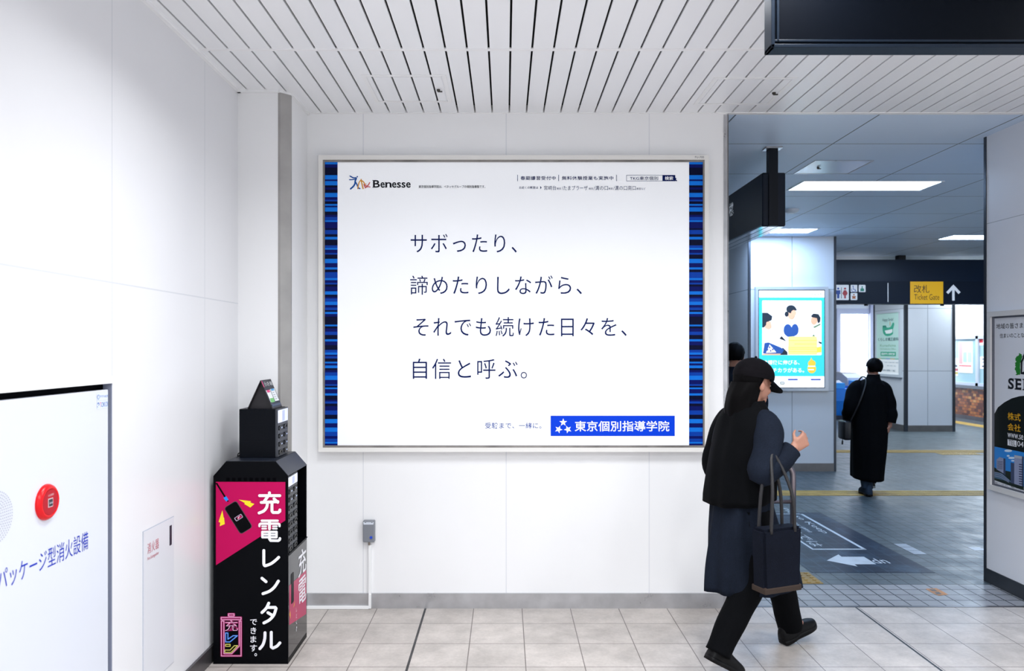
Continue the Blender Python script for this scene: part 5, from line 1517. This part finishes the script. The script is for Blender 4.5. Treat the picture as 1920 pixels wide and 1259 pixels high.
def hair_cap(bm, at, M, s, back=0.105, low=-0.03, fringe=0.05, puff=1.0, seed=1, nape=-0.06):
    """hair shell over crown, sides and nape, open at the face"""
    rg = random.Random(seed); n, mrow = 40, 14
    grid = []
    for i in range(mrow + 1):
        row = []
        for k in range(n):
            az = 2 * math.pi * k / n                     # 0 = right, pi/2 = front
            fr = math.sin(az)
            end = 0.62 * math.pi if fr < -0.1 else (0.50 * math.pi if fr < 0.35 else 0.36 * math.pi)
            if fr < -0.1: end = 0.74 * math.pi
            th = end * i / mrow
            r_ = 1.0 + 0.02 * math.sin(9 * az + 3 * th + seed) + 0.012 * rg.uniform(-1, 1)
            x = 0.0835 * puff * math.sin(th) * math.cos(az) * r_
            y = -0.014 + 0.103 * puff * math.sin(th) * math.sin(az) * r_ * (1.0 if fr < 0 else 0.93)
            z = 0.030 + 0.094 * puff * math.cos(th) * r_
            if z < nape: z = nape
            row.append(bm.verts.new(at(x, y, z)))
        grid.append(row)
    for A, D in zip(grid[:-1], grid[1:]):
        for k in range(n): bm.faces.new((A[k], A[(k + 1) % n], D[(k + 1) % n], D[k]))
    bmesh.ops.remove_doubles(bm, verts=bm.verts, dist=0.0004)
    return bm
def cloth_mat(name, hx, rough=0.85, wscale=180.0):
    m = mat(name, hx, rough, spec=0.08)
    n = Nodes(m); tc = n.nt.nodes.new('ShaderNodeTexCoord')
    a = n.noise(tc.outputs['Object'], wscale, 2); b_ = n.noise(tc.outputs['Object'], 7.0, 4)
    n.val(n.b.inputs['Base Color'], n.mix(1.0, lin(hx), n.m('MULTIPLY', n.rng(a, 0.3, 0.7, 0.75, 1.15), n.rng(b_, 0.3, 0.7, 0.8, 1.1)), 'MULTIPLY'))
    n.bump(a, 0.25, 0.001)
    return m
M_skin = mat('skin', '#a87763', 0.5, noise=0.08, nscale=12)
M_blackcloth = cloth_mat('black_cloth', '#050609')
M_coat = cloth_mat('slate_cloth', '#171d29')
M_hair = mat('black_hair', '#060506', 0.6, spec=0.05)
M_shoe = mat('black_shoe', '#08080a', 0.45, spec=0.15)
M_sole = mat('pale_sole', '#9aa0a8', 0.6)

def face_details(root, at, M, s):
    """eyes and lips sit on the skin of the head"""
    for sx in (-1, 1):
        bm = B(); blob(bm, at(sx * 0.030, 0.0735, 0.004), (0.0100 * s, 0.007 * s, 0.0055 * s), M)
        yield bm, 'eye', [mat('eye_white', '#d8d2cc', 0.25)]
        bm = B(); blob(bm, at(sx * 0.030, 0.0795, 0.004), (0.0048 * s, 0.0025 * s, 0.0048 * s), M)
        yield bm, 'iris', [mat('iris_dark', '#1c1210', 0.2)]
    bm = B(); blob(bm, at(0, 0.0855, -0.0585), (0.019 * s, 0.006 * s, 0.006 * s), M)
    yield bm, 'lips', [mat('lip_tone', '#95564e', 0.45)]

def finish(root, T, parts):
    done = {}
    for bm, name, mats, parent, smooth, label in parts:
        if isinstance(bm, bpy.types.Mesh):
            bm.transform(T); o = obj(name, None, mats, done.get(parent, root), smooth, label, mesh=bm)
        else:
            o = obj(name, settle(bm, T), mats, done.get(parent, root), smooth, label)
        done.setdefault(name, o)
    return done

# ---- person walking to the right in front of the opening ----------------------------------
def person_near():
    gx, gy = 1.190, 3.86
    T = Matrix.Translation((gx, gy, 0)) @ Matrix.Rotation(math.radians(-68), 4, 'Z')
    root = thing('person', 'person striding to the right in black cap and long dark coat, nearest the camera', 'person', (gx, gy, 0))
    hipL, kneeL, ankL = (-0.075, 0.02, 0.80), (-0.10, 0.27, 0.465), (-0.12, 0.43, 0.105)
    hipR, kneeR, ankR = (0.075, 0.0, 0.80), (0.09, -0.02, 0.44), (0.11, -0.225, 0.155)
    shL, elL, wrL = (-0.15, 0.05, 1.215), (-0.20, -0.01, 0.99), (-0.19, 0.10, 0.79)
    shR, elR, wrR = (0.15, 0.05, 1.215), (0.220, -0.055, 1.005), (0.235, 0.125, 1.115)
    hc = (0, 0.085, 1.415); hs_ = 0.98
    bm = B()
    at, M = head_blobs(bm, hc, -0.16, hs_)
    limb(bm, (0, 0.045, 1.23), (0, 0.065, 1.34), 0.056, 0.050)
    blob(bm, (0, 0.02, 0.84), (0.145, 0.105, 0.11)); blob(bm, (0, 0.03, 0.98), (0.125, 0.095, 0.12)); blob(bm, (0, 0.045, 1.12), (0.150, 0.105, 0.13)); blob(bm, (0, 0.045, 1.20), (0.150, 0.08, 0.06))
    for a, k, c in ((hipL, kneeL, ankL), (hipR, kneeR, ankR)): limb(bm, a, k, 0.078, 0.052); limb(bm, k, c, 0.052, 0.035)
    limb(bm, ankL, (-0.125, 0.555, 0.075), 0.036, 0.026); limb(bm, ankR, (0.11, -0.13, 0.05), 0.036, 0.026)
    for a, k, c in ((shL, elL, wrL), (shR, elR, wrR)): limb(bm, a, k, 0.044, 0.036); limb(bm, k, c, 0.036, 0.025)
    hand(bm, wrL, Vector(wrL) - Vector(elL), (1, 0.2, 0), 1, 0.55)
    hand(bm, wrR, Vector(wrR) - Vector(elR), (-1, 0, -0.1), 1, 0.85)
    parts = [(fuse(bm), 'body', [M_skin], None, True, None)]
    for b_, nm, ms in face_details(root, at, M, hs_): parts.append((b_, nm, ms, 'body', True, None))
    # hair to the shoulders
    bm = B(); hair_cap(bm, at, M, hs_, puff=1.05, nape=-0.10)
    garment(bm, [(0, 0.045, 1.43, 0.080, 0.076), (0, 0.012, 1.37, 0.083, 0.074), (0, -0.005, 1.31, 0.078, 0.066), (0, -0.025, 1.255, 0.062, 0.045), (0, -0.035, 1.225, 0.03, 0.02)], 40, 9, 0.10, 3)
    parts.append((bm, 'hair', [M_hair], None, True, None))
    # cap with brim
    bm = B()
    rows = []
    for i in range(9):
        th = 0.54 * math.pi * i / 8
        rows.append([bm.verts.new(at(0.092 * math.sin(th) * math.cos(2 * math.pi * k / 40), -0.010 + 0.114 * math.sin(th) * math.sin(2 * math.pi * k / 40), 0.044 + 0.094 * math.cos(th))) for k in range(40)])
    for A, D in zip(rows[:-1], rows[1:]):
        for k in range(40): bm.faces.new((A[k], A[(k + 1) % 40], D[(k + 1) % 40], D[k]))
    blob(bm, at(0, -0.01, 0.140), 0.008, sub=1)
    for e_ in (0, 1):
        L0 = [bm.verts.new(at(0.082 * math.cos(t), -0.012 + 0.108 * math.sin(t), 0.034 - 0.006 * e_)) for t in [math.radians(20 + 140 * k / 16) for k in range(17)]]
        L1 = [bm.verts.new(at(0.080 * math.cos(t), 0.035 + 0.135 * max(0.0, math.sin(t)) ** 0.7, 0.012 - 0.03 * math.sin(t) - 0.006 * e_)) for t in [math.radians(14 + 152 * k / 16) for k in range(17)]]
        for k in range(16): bm.faces.new((L0[k], L0[k + 1], L1[k + 1], L1[k]))
    parts.append((bm, 'cap', [cloth_mat('black_cap_cloth', '#0d0b0f')], None, True, None))
    # trousers
    bm = B()
    sleeve(bm, [hipL, (-0.085, 0.15, 0.63), kneeL, (-0.11, 0.375, 0.26), (-0.12, 0.43, 0.09)], [0.095, 0.088, 0.078, 0.070, 0.066], 0.06, 1)
    parts.append((bm, 'trouser_leg', [M_blackcloth], None, True, None))
    bm = B()
    sleeve(bm, [hipR, (0.08, 0.0, 0.62), kneeR, (0.10, -0.13, 0.28), (0.11, -0.225, 0.13)], [0.095, 0.088, 0.078, 0.068, 0.060], 0.06, 2)
    parts.append((bm, 'trouser_leg', [M_blackcloth], None, True, None))
    # long coat, black yoke and slate skirt
    bm = B()
    garment(bm, [(0, 0.045, 1.285, 0.075, 0.070), (0, 0.04, 1.262, 0.125, 0.085), (0, 0.038, 1.225, 0.185, 0.112), (0, 0.03, 1.12, 0.192, 0.135), (0, 0.02, 0.98, 0.180, 0.135), (0, 0.005, 0.84, 0.164, 0.136), (0, 0.025, 0.66, 0.178, 0.182), (0, 0.06, 0.52, 0.19, 0.23), (0, 0.08, 0.40, 0.195, 0.25, 0.06)], 72, 8, 0.085, 7)
    parts.append((bm, 'coat', [M_coat], None, True, None))
    bm = B()
    garment(bm, [(0, 0.045, 1.335, 0.082, 0.078), (0, 0.042, 1.31, 0.098, 0.09), (0, 0.036, 1.265, 0.145, 0.108), (0, 0.028, 1.20, 0.180, 0.122), (0, 0.012, 1.08, 0.186, 0.142), (0, 0.0, 0.95, 0.186, 0.152), (0, -0.005, 0.84, 0.186, 0.162, 0.16)], 72, 7, 0.06, 11)
    parts.append((bm, 'jacket', [M_blackcloth], None, True, None))
    bm = B(); sleeve(bm, [(-0.07, 0.045, 1.262), (-0.135, 0.04, 1.225), (-0.185, 0.015, 1.11), elL, (-0.20, 0.04, 0.88), (-0.192, 0.09, 0.80)], [0.03, 0.070, 0.068, 0.060, 0.054, 0.048], 0.07, 4)
    parts.append((bm, 'sleeve', [M_blackcloth], None, True, None))
    bm = B(); sleeve(bm, [(0.07, 0.045, 1.262), (0.135, 0.045, 1.225), (0.19, 0.005, 1.12), elR, (0.230, 0.035, 1.045), (0.234, 0.115, 1.108)], [0.03, 0.070, 0.068, 0.062, 0.055, 0.048], 0.07, 5)
    parts.append((bm, 'sleeve', [M_coat], None, True, None))
    bm = shoe(B(), (-0.12, 0.39, 0.008), (-0.125, 0.595, 0.072)); parts.append((bm, 'shoe', [M_shoe, M_shoe], None, True, None))
    bm = shoe(B(), (0.11, -0.275, 0.105), (0.108, -0.095, 0.002)); parts.append((bm, 'shoe', [M_shoe, M_shoe], None, True, None))
    finish(root, T, parts)
    # tote bag hanging from the bent right forearm
    c = Vector((0.252, -0.02, 0.62))
    bag = thing('tote_bag', 'dark tote bag with brown lower edge hanging from the arm of the striding person', 'bag', T @ Vector((c.x, c.y, 0.45)))
    bm = B()
    prism(bm, [(c.y - 0.105, 0.47), (c.y + 0.105, 0.47), (c.y + 0.115, 0.76), (c.y - 0.115, 0.76)], 'x', c.x - 0.045 + 0.03, c.x + 0.045 + 0.03)
    bmesh.ops.bevel(bm, geom=bm.edges[:], offset=0.012, segments=2, affect='EDGES')
    obj('bag_body', settle(bm, T), cloth_mat('navy_canvas', '#10141f'), bag)
    bm = bx(c.x - 0.018, c.x + 0.078, c.y - 0.108, c.y + 0.108, 0.462, 0.492, bev=0.006)
    obj('bag_bottom', settle(bm, T), mat('brown_leather', '#352a24', 0.6, spec=0.2), bag, label='brown leather lower edge')
    for dx in (-0.012, 0.072):
        P = smooth_path([(c.x + dx, c.y - 0.07, 0.74), (c.x + dx * 0.9, c.y - 0.055, 0.93), (c.x - 0.02 + dx * 0.3, c.y + 0.0, 1.10), (c.x + dx * 0.9, c.y + 0.055, 0.93), (c.x + dx, c.y + 0.07, 0.74)], 6)
        obj('handle', settle(tube(B(), P, 0.008, 8), T), mat('dark_handle', '#17161a', 0.55), bag, smooth=True)
person_near()

# ---- person walking away down the corridor ---------------------------------------------------
def person_away():
    gx, gy = 3.985, 8.34
    sc = 0.955
    T = Matrix.Translation((gx, gy, 0.009)) @ Matrix.Rotation(math.radians(-3), 4, 'Z') @ Matrix.Scale(sc, 4)
    root = thing('person', 'person walking away in long black coat, seen from behind in the corridor', 'person', (gx, gy, 0))
    hipL, kneeL, ankL = (-0.085, 0.0, 0.80), (-0.075, 0.02, 0.44), (-0.068, -0.09, 0.085)
    hipR, kneeR, ankR = (0.085, 0.0, 0.80), (0.080, 0.13, 0.46), (0.070, 0.16, 0.10)
    shL, elL, wrL = (-0.16, 0.0, 1.215), (-0.235, -0.05, 0.99), (-0.215, 0.10, 0.86)
    shR, elR, wrR = (0.15, 0.0, 1.215), (0.198, -0.05, 0.97), (0.180, -0.09, 0.785)
    hs_ = 1.0; hc = (0.055, 0.03, 1.425)
    bm = B(); at, M = head_blobs(bm, hc, -0.05, hs_, 0.10)
    limb(bm, (0.015, 0.0, 1.24), (0.05, 0.015, 1.35), 0.060, 0.054)
    blob(bm, (0, 0, 0.84), (0.150, 0.105, 0.11)); blob(bm, (0, 0, 0.99), (0.13, 0.095, 0.12)); blob(bm, (0, 0, 1.13), (0.160, 0.105, 0.13)); blob(bm, (0, 0, 1.21), (0.165, 0.08, 0.055))
    for a, k, c in ((hipL, kneeL, ankL), (hipR, kneeR, ankR)): limb(bm, a, k, 0.078, 0.052); limb(bm, k, c, 0.052, 0.036)
    limb(bm, ankL, (-0.068, 0.05, 0.04), 0.036, 0.026); limb(bm, ankR, (0.07, 0.29, 0.06), 0.036, 0.026)
    for a, k, c in ((shL, elL, wrL), (shR, elR, wrR)): limb(bm, a, k, 0.044, 0.036); limb(bm, k, c, 0.036, 0.026)
    hand(bm, wrL, Vector(wrL) - Vector(elL), (1, 0, -0.3), 1, 0.8)
    hand(bm, wrR, (-0.30, 0.05, -0.95), (-0.75, 0.65, 0.1), -1, 0.55)
    parts = [(fuse(bm), 'body', [M_skin], None, True, None)]
    for b_, nm, ms in face_details(root, at, M, hs_): parts.append((b_, nm, ms, 'body', True, None))
    bm = B(); hair_cap(bm, at, M, hs_, puff=1.03, seed=4, nape=-0.055)
    parts.append((bm, 'hair', [M_hair], None, True, None))
    for (pts, rr, sd) in (([hipL, (-0.08, 0.01, 0.6), kneeL, (-0.07, -0.05, 0.25), (-0.068, -0.085, 0.07)], [0.10, 0.09, 0.078, 0.068, 0.060], 1), ([hipR, (0.083, 0.06, 0.62), kneeR, (0.075, 0.15, 0.28), (0.070, 0.16, 0.10)], [0.10, 0.09, 0.078, 0.070, 0.064], 2)):
        parts.append((sleeve(B(), pts, rr, 0.05, sd), 'trouser_leg', [cloth_mat('slate_denim', '#2b3848') if sd == 1 else M_blackcloth], None, True, None))
    bm = B()
    garment(bm, [(0.045, 0.01, 1.365, 0.066, 0.066), (0.035, 0.004, 1.32, 0.078, 0.074), (0.01, 0.0, 1.285, 0.125, 0.088), (0, 0.0, 1.235, 0.185, 0.115), (0, 0, 1.13, 0.205, 0.140), (0, 0, 0.98, 0.205, 0.145), (0, 0, 0.82, 0.198, 0.160), (-0.005, 0.01, 0.55, 0.192, 0.19), (-0.015, 0.02, 0.30, 0.178, 0.20), (-0.02, 0.02, 0.185, 0.172, 0.205, 0.12)], 64, 7, 0.035, 21)
    parts.append((bm, 'coat', [M_blackcloth], None, True, None))
    parts.append((sleeve(B(), [(-0.07, 0, 1.265), (-0.14, 0, 1.22), (-0.205, -0.03, 1.11), elL, (-0.232, 0.03, 0.91), (-0.218, 0.09, 0.868)], [0.03, 0.085, 0.086, 0.078, 0.068, 0.056], 0.08, 6), 'sleeve', [M_blackcloth], None, True, None))
    parts.append((sleeve(B(), [(0.07, 0, 1.265), (0.13, 0, 1.22), (0.178, -0.03, 1.10), elR, (0.198, -0.08, 0.90), (0.184, -0.085, 0.825)], [0.03, 0.078, 0.078, 0.074, 0.070, 0.058], 0.08, 8), 'sleeve', [M_blackcloth], None, True, None))
    parts.append((shoe(B(), (-0.068, -0.155, 0.0), (-0.066, 0.09, 0.0), h=0.11), 'shoe', [MATS['slate_denim'], M_shoe], None, True, 'slate boot'))
    parts.append((shoe(B(), (0.070, 0.10, 0.045), (0.072, 0.335, 0.0)), 'shoe', [M_shoe, M_sole], None, True, 'black shoe with pale sole'))
    finish(root, T, parts)
    # black shoulder bag at the left hip
    bag = thing('shoulder_bag', 'black shoulder bag with dangling tassel at the left hip of the person walking away', 'bag', T @ Vector((-0.25, 0.0, 0.62)))
    bm = bx(-0.335, -0.245, -0.12, 0.08, 0.62, 0.84, bev=0.025, seg=3)
    obj('bag_body', settle(bm, T), mat('black_leather', '#0b0c10', 0.4), bag, smooth=True)
    bm = tube(B(), smooth_path([(-0.26, 0.11, 0.83), (-0.16, 0.155, 1.10), (-0.075, 0.10, 1.305), (-0.07, -0.01, 1.335), (-0.085, -0.10, 1.28), (-0.17, -0.155, 1.08), (-0.26, -0.10, 0.83)], 6), 0.009, 8)
    obj('strap', settle(bm, T), MATS['black_leather'], bag, smooth=True)
    bm = B(); tube(bm, smooth_path([(-0.315, -0.07, 0.70), (-0.33, -0.075, 0.66), (-0.335, -0.075, 0.62), (-0.34, -0.08, 0.57)], 4), [0.004] * 9 + [0.010] * 4, 8)
    obj('tassel', settle(bm, T), MATS['black_leather'], bag, smooth=True)
person_away()

# ---- person whose head shows beside the end of the billboard wall -------------------------------
def person_hidden():
    gx, gy = 2.225, 7.4
    T = Matrix.Translation((gx, gy, 0)) @ Matrix.Rotation(math.radians(-20), 4, 'Z') @ Matrix.Scale(1.06, 4)
    root = thing('person', 'person with black hair in dark clothes behind the striding person, by the wall end', 'person', (gx, gy, 0))
    bm = B(); at, M = head_blobs(bm, (0, 0.02, 1.435), 0.0, 1.0)
    limb(bm, (0, 0, 1.24), (0, 0.01, 1.36), 0.058, 0.052)
    blob(bm, (0, 0, 0.84), (0.150, 0.105, 0.11)); blob(bm, (0, 0, 0.99), (0.13, 0.095, 0.12)); blob(bm, (0, 0, 1.13), (0.155, 0.105, 0.13)); blob(bm, (0, 0, 1.21), (0.155, 0.08, 0.055))
    for sx in (-1, 1):
        limb(bm, (sx * 0.085, 0, 0.80), (sx * 0.08, 0.02 * sx + 0.02, 0.45), 0.078, 0.052); limb(bm, (sx * 0.08, 0.02 * sx + 0.02, 0.45), (sx * 0.075, -0.01, 0.09), 0.052, 0.036)
        limb(bm, (sx * 0.075, -0.01, 0.09), (sx * 0.075, 0.12, 0.04), 0.036, 0.026)
        limb(bm, (sx * 0.15, 0, 1.215), (sx * 0.225, -0.03, 1.0), 0.044, 0.036); limb(bm, (sx * 0.225, -0.03, 1.0), (sx * 0.215, 0.05, 0.79), 0.038, 0.026)
        hand(bm, (sx * 0.215, 0.05, 0.79), (0, 0.15, -1), (-sx, 0.2, 0), -sx * 1, 0.5)
    parts = [(fuse(bm, 0.007), 'body', [M_skin], None, True, None)]
    for b_, nm, ms in face_details(root, at, M, 1.0): parts.append((b_, nm, ms, 'body', True, None))
    bm = B(); hair_cap(bm, at, M, 1.0, puff=1.05, seed=9, nape=-0.075); parts.append((bm, 'hair', [M_hair], None, True, None))
    bm = B(); garment(bm, [(0, 0.0, 1.34, 0.075, 0.072), (0, 0, 1.285, 0.12, 0.085), (0, 0, 1.24, 0.19, 0.11), (0, 0, 1.12, 0.20, 0.135), (0, 0, 0.95, 0.19, 0.14), (0, 0, 0.74, 0.20, 0.15)], 56, 7, 0.03, 31)
    parts.append((bm, 'jacket', [cloth_mat('navy_cloth', '#11151f')], None, True, None))
    for sx in (-1, 1):
        parts.append((sleeve(B(), [(sx * 0.07, 0, 1.262), (sx * 0.135, 0, 1.225), (sx * 0.20, -0.02, 1.11), (sx * 0.225, -0.03, 1.0), (sx * 0.22, 0.02, 0.88), (sx * 0.215, 0.045, 0.80)], [0.03, 0.082, 0.078, 0.068, 0.058, 0.05], 0.07, 12 + sx), 'sleeve', [MATS['navy_cloth']], None, True, None))
        parts.append((sleeve(B(), [(sx * 0.085, 0, 0.80), (sx * 0.083, 0.01, 0.6), (sx * 0.08, 0.02 * sx + 0.02, 0.45), (sx * 0.077, 0, 0.25), (sx * 0.075, -0.01, 0.06)], [0.10, 0.09, 0.076, 0.068, 0.064], 0.05, 15 + sx), 'trouser_leg', [M_blackcloth], None, True, None))
        parts.append((shoe(B(), (sx * 0.075, -0.06, 0.0), (sx * 0.08, 0.18, 0.0)), 'shoe', [M_shoe, M_shoe], None, True, None))
    finish(root, T, parts)
person_hidden()
